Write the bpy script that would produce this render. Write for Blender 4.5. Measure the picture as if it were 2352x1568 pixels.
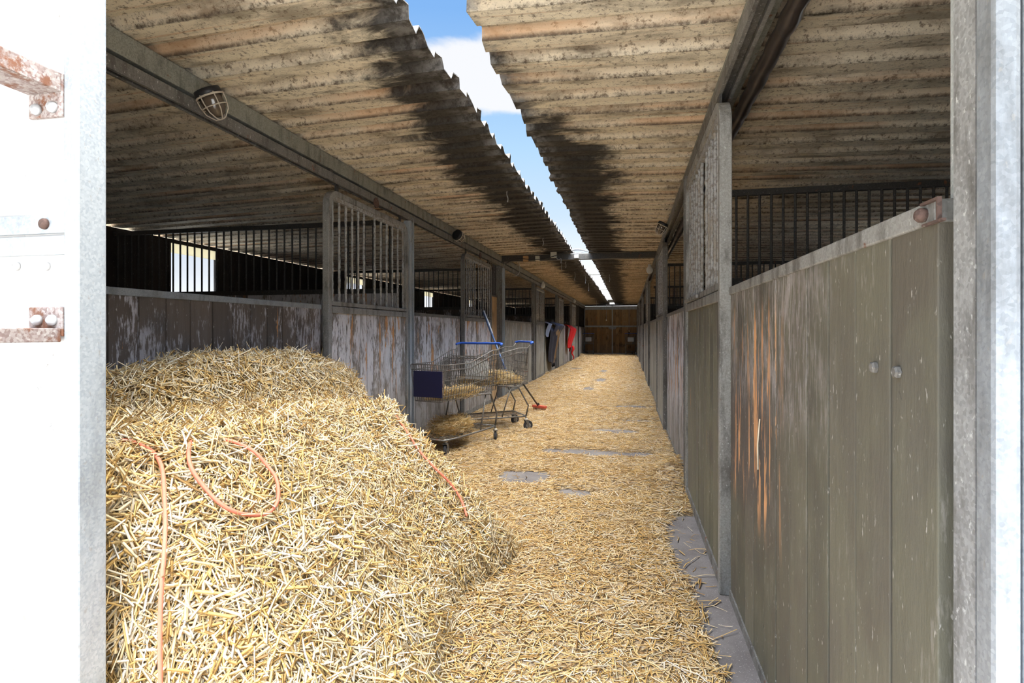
import bpy, math, random
import numpy as np
from mathutils import Vector, Matrix
for o in list(bpy.data.objects): bpy.data.objects.remove(o)
S = bpy.context.scene; COL = S.collection
R = math.radians
# ------------------------------------------------------------------ camera
cd = bpy.data.cameras.new('camera'); cam = bpy.data.objects.new('camera', cd); COL.objects.link(cam)
cd.sensor_width = 36; cd.lens = 1275/2352*36; cd.shift_y = -25/2352; cd.clip_start = .05; cd.clip_end = 500
cam.location = (0, 0, 1.2); cam.rotation_euler = (R(90), 0, R(11.83)); S.camera = cam
S.view_settings.view_transform = 'Standard'; S.view_settings.look = 'None'
S.view_settings.exposure = 0.4; S.view_settings.gamma = 1.0
try: S.view_settings.use_curve_mapping = False
except Exception: pass
S.cycles.use_denoising = True; S.cycles.adaptive_threshold = .02
S.cycles.max_bounces = 9; S.cycles.diffuse_bounces = 6; S.cycles.glossy_bounces = 3; S.cycles.transmission_bounces = 4
S.cycles.transparent_max_bounces = 8; S.cycles.caustics_reflective = False; S.cycles.caustics_refractive = False
S.cycles.sample_clamp_indirect = 8
# ------------------------------------------------------------------ node helper
class NT:
    def __init__(s, tree): s.t = tree; s.n = tree.nodes; s.l = tree.links; s.n.clear()
    def node(s, ty, **kw):
        n = s.n.new(ty)
        for k, v in kw.items():
            if k == 'ins':
                for kk, vv in v.items(): s.put(n, kk, vv)
            else: setattr(n, k, v)
        return n
    def put(s, n, k, v):
        inp = n.inputs[k]
        if isinstance(v, bpy.types.NodeSocket): s.l.new(v, inp)
        else:
            if isinstance(v, (tuple, list)) and len(v) == 3 and inp.type == 'RGBA': v = (*v, 1)
            inp.default_value = v
    def math(s, op, a, b=0.5, c=None, clamp=False):
        n = s.n.new('ShaderNodeMath'); n.operation = op; n.use_clamp = clamp
        s.put(n, 0, a); s.put(n, 1, b)
        if c is not None: s.put(n, 2, c)
        return n.outputs[0]
    def sm(s, v, a, b, lo=0., hi=1.):
        n = s.n.new('ShaderNodeMapRange'); n.interpolation_type = 'SMOOTHSTEP'
        s.put(n, 0, v); s.put(n, 1, a); s.put(n, 2, b); s.put(n, 3, lo); s.put(n, 4, hi)
        return n.outputs[0]
    def mix(s, f, a, b, blend='MIX'):
        n = s.n.new('ShaderNodeMix'); n.data_type = 'RGBA'; n.blend_type = blend
        s.put(n, 0, f); s.put(n, 6, a); s.put(n, 7, b); return n.outputs[2]
    def noise(s, vec, scale, detail=4, rough=.55, dist=0., out=0):
        n = s.n.new('ShaderNodeTexNoise'); s.put(n, 'Vector', vec); s.put(n, 'Scale', scale)
        s.put(n, 'Detail', detail); s.put(n, 'Roughness', rough); s.put(n, 'Distortion', dist); return n.outputs[out]
    def vmul(s, vec, m, add=None):
        n = s.n.new('ShaderNodeVectorMath'); n.operation = 'MULTIPLY'; s.put(n, 0, vec); s.put(n, 1, m); o = n.outputs[0]
        if add is not None:
            n = s.n.new('ShaderNodeVectorMath'); n.operation = 'ADD'; s.put(n, 0, o); s.put(n, 1, add); o = n.outputs[0]
        return o
    def ramp(s, f, stops):
        n = s.n.new('ShaderNodeValToRGB'); e = n.color_ramp.elements
        while len(e) < len(stops): e.new(.5)
        for el, (p, c) in zip(e, stops): el.position = p; el.color = (*c, 1) if len(c) == 3 else c
        s.put(n, 0, f); return n.outputs[0]
    def xyz(s, v):
        n = s.n.new('ShaderNodeSeparateXYZ'); s.put(n, 0, v); return n.outputs
    def comb(s, x, y, z):
        n = s.n.new('ShaderNodeCombineXYZ'); s.put(n, 0, x); s.put(n, 1, y); s.put(n, 2, z); return n.outputs[0]
    def obj(s): return s.n.new('ShaderNodeTexCoord').outputs['Object']
    def attr(s, name='rnd'):
        n = s.n.new('ShaderNodeAttribute'); n.attribute_name = name; return n.outputs['Fac']
    def finish(s, col, rough=.8, metal=0., bump=None, bs=.3, bd=.01, spec=.3, **kw):
        p = s.n.new('ShaderNodeBsdfPrincipled'); o = s.n.new('ShaderNodeOutputMaterial')
        s.put(p, 'Base Color', col); s.put(p, 'Roughness', rough); s.put(p, 'Metallic', metal); s.put(p, 'Specular IOR Level', spec)
        for k, v in kw.items(): s.put(p, k.replace('_', ' '), v)
        if bump is not None:
            b = s.n.new('ShaderNodeBump'); s.put(b, 'Height', bump); s.put(b, 'Strength', bs); s.put(b, 'Distance', bd)
            s.l.new(b.outputs[0], p.inputs['Normal'])
        s.l.new(p.outputs[0], o.inputs[0])
# ------------------------------------------------------------------ world: partly clouded sky, unseen overhead and rear boost added to light the interior
SKY_BOOST = 58.0
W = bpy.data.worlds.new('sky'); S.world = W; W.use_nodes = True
t = NT(W.node_tree)
dirv = t.node('ShaderNodeTexCoord').outputs['Generated']
nz = t.node('ShaderNodeVectorMath', operation='NORMALIZE', ins={0: dirv}).outputs[0]
dx, dy, dz = t.xyz(nz)
sky = t.ramp(t.math('MAXIMUM', dz, 0.), [(0, (1.2, 1.2, 1.2)), (.09, (.80, .82, .86)), (.2, (.50, .63, .78)), (.31, (.37, .56, .77)), (.5, (.18, .37, .70))])
cn = t.noise(t.vmul(nz, (1, 1, 2.2)), 3.2, 9, .56, .15)
band = t.math('MULTIPLY', t.sm(dz, .355, .395), t.sm(dz, .485, .445))
band = t.math('MULTIPLY', band, t.sm(dy, .0, .5))
cm = t.sm(t.math('ADD', cn, t.math('MULTIPLY', band, .36)), .58, .72)
cm = t.math('MULTIPLY', cm, .95)
sky = t.mix(cm, sky, (.74, .745, .76))
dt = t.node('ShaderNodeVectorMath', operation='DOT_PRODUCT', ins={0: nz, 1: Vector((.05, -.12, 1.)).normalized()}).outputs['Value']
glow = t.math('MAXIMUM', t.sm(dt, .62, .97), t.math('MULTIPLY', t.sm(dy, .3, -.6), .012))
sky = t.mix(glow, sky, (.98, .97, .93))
st = t.math('MULTIPLY_ADD', glow, SKY_BOOST, 1.0)
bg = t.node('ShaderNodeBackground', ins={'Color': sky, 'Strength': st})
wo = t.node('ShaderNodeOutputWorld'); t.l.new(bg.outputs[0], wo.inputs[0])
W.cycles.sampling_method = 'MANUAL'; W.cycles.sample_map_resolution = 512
# ------------------------------------------------------------------ materials
M = {}
def mat(name, fn):
    m = bpy.data.materials.new(name); m.use_nodes = True; fn(NT(m.node_tree)); M[name] = m; return m
def wood(base1, base2, pale, pale_amt, orange_amt, damp=(.06, .055, .05), green=0., seed=0., scrape=False):
    def f(t):
        o = t.obj(); r = t.attr()
        off = t.comb(t.math('MULTIPLY', r, 37.), seed, t.math('MULTIPLY', r, 11.))
        fine = t.noise(t.vmul(o, (42, 42, 8.0), off), 1.6, 6, .68)
        grain = t.noise(t.vmul(o, (22, 22, 1.3), off), 1.5, 5, .6, .4)
        patch = t.noise(t.vmul(o, (2.6, 2.6, 1.6), off), 1.3, 5, .62, .3)
        speck = t.noise(t.vmul(o, (90, 90, 30)), 1.0, 3, .6)
        c = t.mix(grain, base1, base2)
        c = t.mix(1., c, t.mix(r, (.72, .72, .72), (1.12, 1.10, 1.06)), 'MULTIPLY')
        z = t.xyz(o)[2]
        pm = t.sm(t.math('ADD', t.math('MULTIPLY', patch, .55), t.math('MULTIPLY', fine, .5)), .60-pale_amt*.13, .665-pale_amt*.13)
        pm = t.math('MULTIPLY', pm, t.sm(z, .15, 1.1, .22, 1.))
        c = t.mix(t.math('MULTIPLY', pm, min(.9, .45+pale_amt*.5)), c, pale)
        if green: c = t.mix(t.math('MULTIPLY', t.sm(patch, .35, .6), green), c, (.16, .155, .095))
        om = t.noise(t.vmul(o, (7, 7, 1.1), off), 1.2, 5, .7, .6)
        om = t.math('MULTIPLY', t.sm(om, .70-orange_amt*.2, .72-orange_amt*.2), t.math('MULTIPLY', t.sm(z, .35, .8), t.sm(fine, .35, .5)))
        c = t.mix(om, c, (.50, .24, .09))
        if scrape:
            y = t.xyz(o)[1]
            reg = t.math('MULTIPLY', t.math('MULTIPLY', t.sm(y, -.10, .25), t.sm(z, .45, .62)), t.sm(z, 1.34, 1.18))
            dk = t.math('MULTIPLY', t.sm(y, -.25, .35), t.math('MULTIPLY', t.sm(z, .40, .66), t.sm(z, 1.2, .85)))
            c = t.mix(t.math('MULTIPLY', dk, .75), c, t.mix(fine, (.05, .04, .035), (.15, .12, .11)))
            wh = t.math('MULTIPLY', t.math('MULTIPLY', t.sm(y, -.55, -.1), t.sm(z, .85, 1.05)), t.sm(t.math('ADD', t.math('MULTIPLY', fine, .6), t.math('MULTIPLY', patch, .4)), .44, .60))
            c = t.mix(t.math('MULTIPLY', wh, .7), c, (.36, .32, .31))
            sn = t.noise(t.vmul(o, (10, 13, .9), (2, 2, 2)), 1.6, 5, .7, .5)
            c = t.mix(t.math('MULTIPLY', reg, t.sm(sn, .555, .58)), c, t.mix(grain, (.60, .27, .10), (.72, .42, .22)))
            om = t.math('MULTIPLY', om, 0.)
            c = t.mix(t.math('MULTIPLY', t.sm(t.noise(t.vmul(o, (6, 6, 4)), 2., 6, .7, 1.5), .68, .72), .6), c, (.05, .045, .04))
        dm = t.sm(t.noise(t.vmul(o, (1.5, 1.5, 1.1), off), 2.2, 4, .6), .50, .70)
        c = t.mix(t.math('MULTIPLY', dm, .6), c, damp)
        c = t.mix(t.math('MULTIPLY', t.sm(speck, .66, .72), .7), c, (.45, .42, .38))
        b = t.math('ADD', t.math('MULTIPLY', fine, .6), t.math('MULTIPLY', speck, .4))
        t.finish(c, .8, bump=b, bs=.5, bd=.006, spec=.25)
    return f
mat('wood_dark', wood((.07, .055, .045), (.16, .13, .11), (.46, .44, .46), .55, .15, seed=3.))
mat('wood_weathered', wood((.16, .135, .115), (.27, .24, .21), (.62, .60, .61), 1., .6, damp=(.12, .10, .085), seed=7.))
mat('wood_olive', wood((.10, .093, .072), (.165, .152, .12), (.42, .38, .36), .25, .35, damp=(.12, .10, .085), green=.5, seed=13.))
mat('wood_scraped', wood((.085, .077, .062), (.155, .142, .115), (.30, .27, .25), .2, .0, damp=(.09, .075, .06), green=.3, seed=13., scrape=True))
mat('wood_grey', wood((.23, .21, .18), (.34, .315, .28), (.52, .50, .49), .5, .25, damp=(.11, .10, .08), green=.25, seed=19.))
mat('wood_brown', wood((.24, .155, .08), (.55, .37, .20), (.5, .42, .32), .15, .4, damp=(.04, .03, .02), seed=23.))
mat('wood_black', wood((.030, .026, .024), (.06, .05, .045), (.12, .11, .10), .0, .0, damp=(.015, .013, .012), seed=29.))
def metal(c1, c2, rust=.0, dirt=.3, metallic=.35, rough=.5, white=0., seed=0.):
    def f(t):
        o = t.vmul(t.obj(), (1, 1, 1), (seed, seed*2, seed))
        v = t.node('ShaderNodeTexVoronoi', ins={'Vector': o, 'Scale': 190.}).outputs['Color']
        sp = t.xyz(v)[0]
        n1 = t.noise(t.vmul(o, (9, 9, 2.5)), 1.5, 6, .65)
        c = t.mix(sp, c1, c2)
        c = t.mix(t.math('MULTIPLY', t.sm(n1, .45, .68), dirt), c, (.07, .062, .052))
        n2 = t.noise(o, 14., 6, .7)
        if rust: c = t.mix(t.sm(n2, .66-rust*.3, .72-rust*.22), c, t.mix(n1, (.10, .035, .02), (.24, .11, .06)))
        n3 = t.noise(t.vmul(o, (1, 1, .6)), 95., 3, .6)
        c = t.mix(t.math('MULTIPLY', t.sm(n3, .62, .70), .5+white), c, (.55, .55, .53) if white else (.30, .28, .25))
        t.finish(c, t.math('MULTIPLY_ADD', n1, .25, rough-.1), metallic, bump=t.math('ADD', n1, n2), bs=.25, bd=.004, spec=.4)
    return f
mat('galvanised', metal((.25, .27, .29), (.33, .35, .37), .0, .45))
mat('galvanised_bright', metal((.34, .375, .41), (.44, .475, .50), .0, .3, .3, .45))
mat('galvanised_door', metal((.24, .235, .22), (.33, .325, .31), .05, .75, .25, .55, .1, seed=2.))
mat('galvanised_dirty', metal((.14, .135, .125), (.21, .20, .185), .15, .7, .2, .6, .2, seed=4.))
mat('galvanised_speckled', metal((.34, .36, .35), (.44, .46, .45), .0, .3, .2, .55, .5, seed=9.))
mat('gritty_steel', metal((.21, .21, .205), (.31, .31, .305), .0, .8, .1, .75, .2, seed=11.))
mat('steel_beam', metal((.20, .20, .17), (.30, .30, .26), .12, .6, .15, .6, seed=5.))
mat('black_steel', metal((.035, .033, .03), (.075, .07, .065), .1, .6, .2, .6, seed=6.))
mat('rusty_steel', metal((.07, .04, .032), (.13, .075, .06), .1, .3, .1, .75, seed=8.))
mat('rust_scraped', metal((.20, .14, .13), (.40, .36, .34), .55, .25, .1, .7, seed=10.))
mat('cart_wire', metal((.09, .08, .07), (.20, .185, .165), .25, .35, .3, .5, seed=12.))
def crust(t):
    o = t.obj(); n = t.noise(o, 42., 5, .7); n2 = t.noise(t.vmul(o, (1, 1, .35)), 14., 4, .6)
    c = t.mix(t.sm(n, .42, .66), (.40, .40, .40), (.19, .17, .145)); c = t.mix(t.sm(n2, .5, .7), c, (.30, .27, .23))
    t.finish(c, .75, .1, bump=n, bs=.8, bd=.01)
mat('crusted_steel', crust)
def zinc_bolt(t):
    t.finish(t.mix(t.noise(t.obj(), 60.), (.42, .44, .46), (.62, .64, .66)), .5, .3)
mat('zinc_bolt', zinc_bolt)
def roofm(t):
    o = t.obj(); x, y, z = t.xyz(o)
    per = t.noise(t.comb(t.math('MULTIPLY', x, .25), t.math('MULTIPLY', y, 7.), 0.), 1.0, 3, .6)
    per2 = t.noise(t.comb(t.math('MULTIPLY', x, .6), t.math('MULTIPLY', y, 26.), 3.), 1.0, 4, .6)
    blot = t.noise(t.vmul(o, (1.6, 4.5, 3)), 1.3, 7, .68, .3)
    speck = t.noise(o, 34., 5, .75); speck2 = t.noise(t.vmul(o, (1, 1.6, 1)), 85., 3, .7)
    c = t.mix(t.sm(per, .35, .65), (.80, .73, .58), (.70, .62, .48))
    c = t.mix(t.math('MULTIPLY', t.sm(per2, .55, .70), .6), c, (.62, .38, .22))
    # farther down the aisle the sheets are browner
    c = t.mix(t.sm(y, 7., 14.), c, t.mix(1., c, (.82, .70, .60), 'MULTIPLY'))
    c = t.mix(t.math('MULTIPLY', t.sm(blot, .46, .66), .75), c, (.20, .17, .125))
    c = t.mix(t.math('MULTIPLY', t.sm(speck, .52, .66), .8), c, (.12, .085, .06))
    c = t.mix(t.math('MULTIPLY', t.sm(speck2, .60, .68), .7), c, (.07, .05, .04))
    ph = t.math('FRACT', t.math('DIVIDE', t.math('SUBTRACT', y, .14), .24))
    slope = t.math('ADD', t.math('MULTIPLY', t.sm(ph, .45, .50), t.sm(ph, .64, .60)), t.sm(ph, .83, .88))
    on = t.noise(t.comb(t.math('MULTIPLY', x, .5), t.math('MULTIPLY', y, 3.3), 7.), 1.0, 4, .65)
    c = t.mix(t.math('MULTIPLY', slope, t.sm(on, .48, .66, .08, .62)), c, (.66, .38, .20))
    ln = t.math('MAXIMUM', t.math('MULTIPLY', t.sm(ph, .55, .605), t.sm(ph, .66, .615)), t.math('MAXIMUM', t.sm(ph, .93, .995), t.sm(ph, .05, .0)))
    c = t.mix(t.math('MULTIPLY', ln, t.sm(t.math('ADD', t.math('MULTIPLY', speck, .5), t.math('MULTIPLY', on, .5)), .42, .56, .15, .85)), c, (.06, .045, .035))
    # dark seams of dirt along single folds
    seam = t.sm(t.noise(t.comb(t.math('MULTIPLY', x, .35), t.math('MULTIPLY', y, 4.1), 9.), 1.0, 5, .7), .60, .68)
    c = t.mix(t.math('MULTIPLY', seam, t.sm(speck, .30, .5, .3, .9)), c, (.035, .028, .022))
    # soot along the open ridge
    dist = t.math('MAXIMUM', t.math('SUBTRACT', -.945, x), t.math('SUBTRACT', x, -.68))
    side = t.sm(x, -.9, -.7)
    amt = t.mix(side, t.sm(y, 1.5, 4.2, .24, .60), t.sm(y, 2.6, 4.8, -.02, .58))
    sn = t.math('MULTIPLY', t.math('SUBTRACT', t.noise(t.vmul(o, (2.2, 5, 3), (5, 5, 5)), 1.2, 6, .65, .5), .5), 1.1)
    soot = t.math('SUBTRACT', t.math('ADD', amt, sn), dist)
    sm_ = t.sm(soot, -.10, .16)
    sootc = t.mix(t.sm(speck, .35, .65), (.010, .009, .009), (.045, .042, .04))
    c = t.mix(t.math('MULTIPLY', sm_, .96), c, sootc)
    edge = t.math('MULTIPLY', t.sm(dist, .20, .0), t.sm(t.noise(o, 9., 5, .7), .42, .62))
    c = t.mix(t.math('MULTIPLY', edge, .55), c, (.30, .29, .28))
    t.finish(c, .85, bump=t.math('ADD', speck, t.math('MULTIPLY', blot, .5)), bs=.35, bd=.01, spec=.2)
mat('roof_sheet', roofm)
def concrete(c1, c2, sc=3.):
    def f(t):
        o = t.obj(); n = t.noise(o, sc, 8, .65); n2 = t.noise(o, 40., 5, .7); n3 = t.noise(o, 160., 2, .6)
        c = t.mix(t.sm(n, .3, .7), c1, c2); c = t.mix(t.math('MULTIPLY', t.sm(n2, .55, .7), .5), c, (.10, .09, .085))
        c = t.mix(t.math('MULTIPLY', t.sm(n3, .62, .7), .6), c, (.5, .46, .42))
        t.finish(c, .85, bump=t.math('ADD', n2, n3), bs=.3, bd=.004)
    return f
mat('aisle_concrete', concrete((.12, .105, .10), (.20, .18, .17)))
mat('yard', concrete((.21, .20, .185), (.28, .27, .25), 1.))
mat('blockwork', concrete((.05, .045, .042), (.10, .09, .08)))
STRAW = [(0., (.20, .115, .045)), (.16, (.42, .25, .09)), (.34, (.68, .44, .14)), (.52, (.80, .58, .25)), (.70, (.84, .70, .44)), (.86, (.88, .79, .60)), (1., (.92, .88, .78))]
def strawm(mul=(1, 1, 1)):
    def f(t):
        r = t.attr(); o = t.obj()
        c = t.ramp(r, STRAW)
        c = t.mix(1., c, mul, 'MULTIPLY')
        n = t.noise(o, 60., 3, .6)
        c = t.mix(t.math('MULTIPLY', t.sm(n, .55, .75), .35), c, (.45, .28, .10))
        t.finish(c, .55, spec=.35)
    return f
mat('straw', strawm((.80, .77, .74)))
mat('straw_floor', strawm((.80, .74, .70)))
mat('hay', strawm((.80, .77, .70)))
def matm(t):
    o = t.obj()
    a = t.noise(t.vmul(o, (18, 90, 20)), 1.2, 4, .65, .5); b = t.noise(t.vmul(o, (85, 22, 20)), 1.2, 4, .65, .5)
    f_ = t.math('MAXIMUM', a, b)
    c = t.ramp(f_, [(.40, (.15, .10, .055)), (.52, (.36, .26, .15)), (.62, (.56, .43, .27)), (.74, (.70, .60, .43))])
    n = t.noise(o, 1.8, 5, .6); c = t.mix(t.math('MULTIPLY', t.sm(n, .5, .72), .4), c, (.24, .16, .09))
    t.finish(c, .8, bump=f_, bs=.8, bd=.01)
mat('straw_mat', matm)
def balebody(t):
    o = t.obj(); a = t.noise(t.vmul(o, (60, 60, 22)), 1.2, 4, .65, .5)
    t.finish(t.ramp(a, [(.4, (.09, .05, .02)), (.55, (.30, .19, .07)), (.7, (.60, .43, .20))]), .8, bump=a, bs=.8, bd=.01)
mat('straw_body', balebody)
def whitepaint(t):
    o = t.obj(); z = t.xyz(o)[2]
    n = t.noise(t.vmul(o, (60, 60, 9)), 1.2, 5, .7); n2 = t.noise(o, 3., 6, .65); n3 = t.noise(o, 28., 4, .7)
    c = t.mix(t.math('MULTIPLY', t.sm(n, .56, .72), .35), (.50, .495, .49), (.33, .315, .30))
    c = t.mix(t.math('MULTIPLY', t.sm(n3, .64, .72), .75), c, (.16, .15, .14))
    g = t.math('MULTIPLY', t.sm(z, .85, .35), t.sm(t.math('ADD', t.math('MULTIPLY', n2, .6), t.math('MULTIPLY', n3, .4)), .48, .60))
    c = t.mix(t.math('MULTIPLY', g, .7), c, (.34, .36, .10))
    t.finish(c, .6, bump=n, bs=.3, bd=.003)
mat('white_paint', whitepaint)
def plain(c, rough=.6, metal=0., var=.25, sc=20., spec=.4, **kw):
    def f(t):
        n = t.noise(t.obj(), sc, 5, .6)
        t.finish(t.mix(t.math('MULTIPLY', n, var), c, tuple(v*.4 for v in c)), rough, metal, spec=spec, bump=n, bs=.15, bd=.003, **kw)
    return f
mat('blue_plastic', plain((.03, .10, .48), .4)); mat('navy_panel', plain((.012, .012, .05), .35))
mat('white_plastic', plain((.62, .62, .60), .5)); mat('tyre_rubber', plain((.035, .035, .04), .8)); mat('grey_hub', plain((.25, .24, .23), .6))
mat('twine', plain((.72, .21, .13), .7, sc=150.)); mat('red_cloth', plain((.62, .012, .012), .9, sc=8.)); mat('red_plastic', plain((.55, .10, .06), .5))
mat('bristle', plain((.40, .20, .12), .8)); mat('black_plastic', plain((.02, .02, .022), .45)); mat('cable_grey', plain((.35, .35, .34), .6))
mat('cream_box', plain((.62, .60, .50), .6)); mat('orange_box', plain((.5, .30, .14), .7)); mat('blue_shaft', plain((.10, .16, .30), .35)); mat('white_shaft', plain((.75, .76, .78), .35))
mat('cream_board', plain((.55, .50, .36), .7, sc=6.)); mat('cobweb', plain((.35, .34, .32), .9)); mat('cage_white', plain((.50, .44, .36), .7, sc=60.))
mat('lamp_glass', plain((.10, .075, .055), .15, spec=.8)); mat('lamp_bulb', plain((.6, .6, .57), .3)); mat('foil', plain((.10, .08, .07), .30, .5, .7, 25.))
def rugm(t):
    o = t.obj(); x, y, z = t.xyz(o); n = t.noise(o, 9., 5, .6)
    c = t.mix(n, (.020, .021, .030), (.045, .045, .060))
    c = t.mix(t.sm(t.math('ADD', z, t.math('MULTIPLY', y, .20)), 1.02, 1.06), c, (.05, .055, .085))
    t.finish(c, .9, bump=n, bs=.3)
mat('navy_cloth', rugm); mat('tan_cloth', plain((.30, .21, .13), .9)); mat('lightblue_cloth', plain((.35, .42, .60), .9))
def glassm(t):
    p = t.node('ShaderNodeBsdfTransparent', ins={'Color': (.93, .95, .97)}); g = t.node('ShaderNodeBsdfGlossy', ins={'Roughness': .05})
    m = t.node('ShaderNodeMixShader', ins={0: .05}); t.l.new(p.outputs[0], m.inputs[1]); t.l.new(g.outputs[0], m.inputs[2])
    o = t.node('ShaderNodeOutputMaterial'); t.l.new(m.outputs[0], o.inputs[0])
mat('window_glass', glassm)
def frosted(t):
    a = t.node('ShaderNodeBsdfTranslucent', ins={'Color': (.55, .53, .44, 1)}); o = t.node('ShaderNodeOutputMaterial'); t.l.new(a.outputs[0], o.inputs[0])
mat('frosted_glass', frosted)
# ------------------------------------------------------------------ mesh helpers
rng = np.random.default_rng(7); random.seed(7)
class MB:
    def __init__(s): s.v = []; s.f = []; s.r = []
    def box(s, x0, x1, y0, y1, z0, z1, r=0.):
        b = len(s.v); x0, x1 = min(x0, x1), max(x0, x1); y0, y1 = min(y0, y1), max(y0, y1); z0, z1 = min(z0, z1), max(z0, z1)
        s.v += [(x0,y0,z0),(x1,y0,z0),(x1,y1,z0),(x0,y1,z0),(x0,y0,z1),(x1,y0,z1),(x1,y1,z1),(x0,y1,z1)]
        s.f += [(b,b+3,b+2,b+1),(b+4,b+5,b+6,b+7),(b,b+1,b+5,b+4),(b+1,b+2,b+6,b+5),(b+2,b+3,b+7,b+6),(b+3,b,b+4,b+7)]
        s.r += [r]*8; return s
    def tube(s, pts, rad, seg=8, closed=False, r=0.):
        pts = [Vector(p) for p in pts]; n = len(pts); b = len(s.v)
        rads = rad if isinstance(rad, (list, tuple)) else [rad]*n
        prev = None
        for i, p in enumerate(pts):
            if closed: d = (pts[(i+1) % n]-pts[i-1])
            else: d = pts[min(i+1, n-1)]-pts[max(i-1, 0)]
            d = d.normalized() if d.length > 1e-9 else Vector((0, 0, 1))
            if prev is None:
                u = d.orthogonal().normalized()
            else:
                u = prev-d*prev.dot(d); u = u.normalized() if u.length > 1e-6 else d.orthogonal().normalized()
            prev = u; w = d.cross(u)
            for k in range(seg):
                a = 2*math.pi*k/seg; q = p+(u*math.cos(a)+w*math.sin(a))*rads[i]; s.v.append(tuple(q)); s.r.append(r)
        m = n if closed else n-1
        for i in range(m):
            for k in range(seg):
                a = b+i*seg+k; c = b+i*seg+(k+1) % seg; e = b+((i+1) % n)*seg
                s.f.append((a, c, e+(k+1) % seg, e+k))
        if not closed:
            s.f.append(tuple(b+k for k in reversed(range(seg)))); s.f.append(tuple(b+(n-1)*seg+k for k in range(seg)))
        return s
    def lathe(s, prof, c=(0, 0, 0), axis='z', seg=20, r=0.):
        b = len(s.v); n = len(prof)
        for (rad, h) in prof:
            for k in range(seg):
                a = 2*math.pi*k/seg; u, w = rad*math.cos(a), rad*math.sin(a)
                p = {'z': (u, w, h), 'x': (h, u, w), 'y': (u, h, w)}[axis]
                s.v.append((c[0]+p[0], c[1]+p[1], c[2]+p[2])); s.r.append(r)
        for i in range(n-1):
            for k in range(seg): s.f.append((b+i*seg+k, b+i*seg+(k+1) % seg, b+(i+1)*seg+(k+1) % seg, b+(i+1)*seg+k))
        s.f.append(tuple(b+k for k in reversed(range(seg)))); s.f.append(tuple(b+(n-1)*seg+k for k in range(seg)))
        return s
    def prism(s, path, a, r=0.):
        """path: list of (outer, inner) 3D point pairs; a: extrusion vector (thickness)"""
        b = len(s.v); a = Vector(a)
        for (o, i) in path:
            o = Vector(o); i = Vector(i)
            for q in (o, i, i+a, o+a): s.v.append(tuple(q)); s.r.append(r)
        for k in range(len(path)-1):
            for j in range(4):
                s.f.append((b+k*4+j, b+k*4+(j+1) % 4, b+(k+1)*4+(j+1) % 4, b+(k+1)*4+j))
        s.f.append((b+3, b+2, b+1, b)); e = b+(len(path)-1)*4; s.f.append((e, e+1, e+2, e+3))
        return s
    def extrude(s, poly, a, r=0.):
        b = len(s.v); a = Vector(a); n = len(poly)
        for p in poly: s.v.append(tuple(p)); s.r.append(r)
        for p in poly: s.v.append(tuple(Vector(p)+a)); s.r.append(r)
        s.f.append(tuple(b+i for i in range(n))); s.f.append(tuple(b+n+i for i in reversed(range(n))))
        for i in range(n): s.f.append((b+i, b+n+i, b+n+(i+1) % n, b+(i+1) % n))
        return s
def setattrs(o, label=None, cat=None, group=None, kind=None):
    if label: o['label'] = label
    if cat: o['category'] = cat
    if group: o['group'] = group
    if kind: o['kind'] = kind
    return o
def root_loc(o):
    v = Vector((0, 0, 0))
    while o is not None: v += o.location; o = o.parent
    return v
def build(name, mb, m, parent=None, world=True, bevel=0., smooth=False, loc=None):
    me = bpy.data.meshes.new(name)
    off = root_loc(parent) if (world and parent is not None) else (Vector(loc) if loc is not None else Vector((0, 0, 0)))
    v = [(a[0]-off.x, a[1]-off.y, a[2]-off.z) for a in mb.v] if off.length else mb.v
    me.from_pydata(v, [], mb.f); me.update()
    if any(mb.r):
        at = me.attributes.new('rnd', 'FLOAT', 'POINT'); at.data.foreach_set('value', np.array(mb.r, dtype=np.float32))
    if smooth: me.polygons.foreach_set('use_smooth', [True]*len(me.polygons))
    import bmesh
    bm = bmesh.new(); bm.from_mesh(me); bmesh.ops.recalc_face_normals(bm, faces=bm.faces); bm.to_mesh(me); bm.free()
    me.materials.append(M[m]); o = bpy.data.objects.new(name, me); COL.objects.link(o)
    if parent is not None: o.parent = parent
    elif loc is not None: o.location = loc
    if bevel:
        md = o.modifiers.new('bevel', 'BEVEL'); md.width = bevel; md.segments = 2; md.limit_method = 'ANGLE'
    return o
def thing(name, label, cat, loc=(0, 0, 0), rz=0., group=None, kind=None):
    o = bpy.data.objects.new(name, None); COL.objects.link(o); o.location = loc; o.rotation_euler = (0, 0, rz); o.empty_display_size = .1
    return setattrs(o, label, cat, group, kind)
def copy_tree(o, parent=None):
    c = o.copy(); COL.objects.link(c); c.parent = parent
    for ch in [k for k in bpy.data.objects if k.parent == o]: copy_tree(ch, c)
    return c
# value noise
def vnoise(x, y, seed=0):
    def h(i, j):
        n = np.sin(i*127.1+j*311.7+seed*74.7)*43758.5453; return n-np.floor(n)
    xi, yi = np.floor(x), np.floor(y); fx, fy = x-xi, y-yi; fx = fx*fx*(3-2*fx); fy = fy*fy*(3-2*fy)
    return (h(xi, yi)*(1-fx)+h(xi+1, yi)*fx)*(1-fy)+(h(xi, yi+1)*(1-fx)+h(xi+1, yi+1)*fx)*fy
def fbm(x, y, seed=0, oc=4):
    s = 0; a = .5
    for k in range(oc): s = s+a*vnoise(x*2**k, y*2**k, seed+k); a *= .5
    return s/(1-.5**oc)
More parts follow.
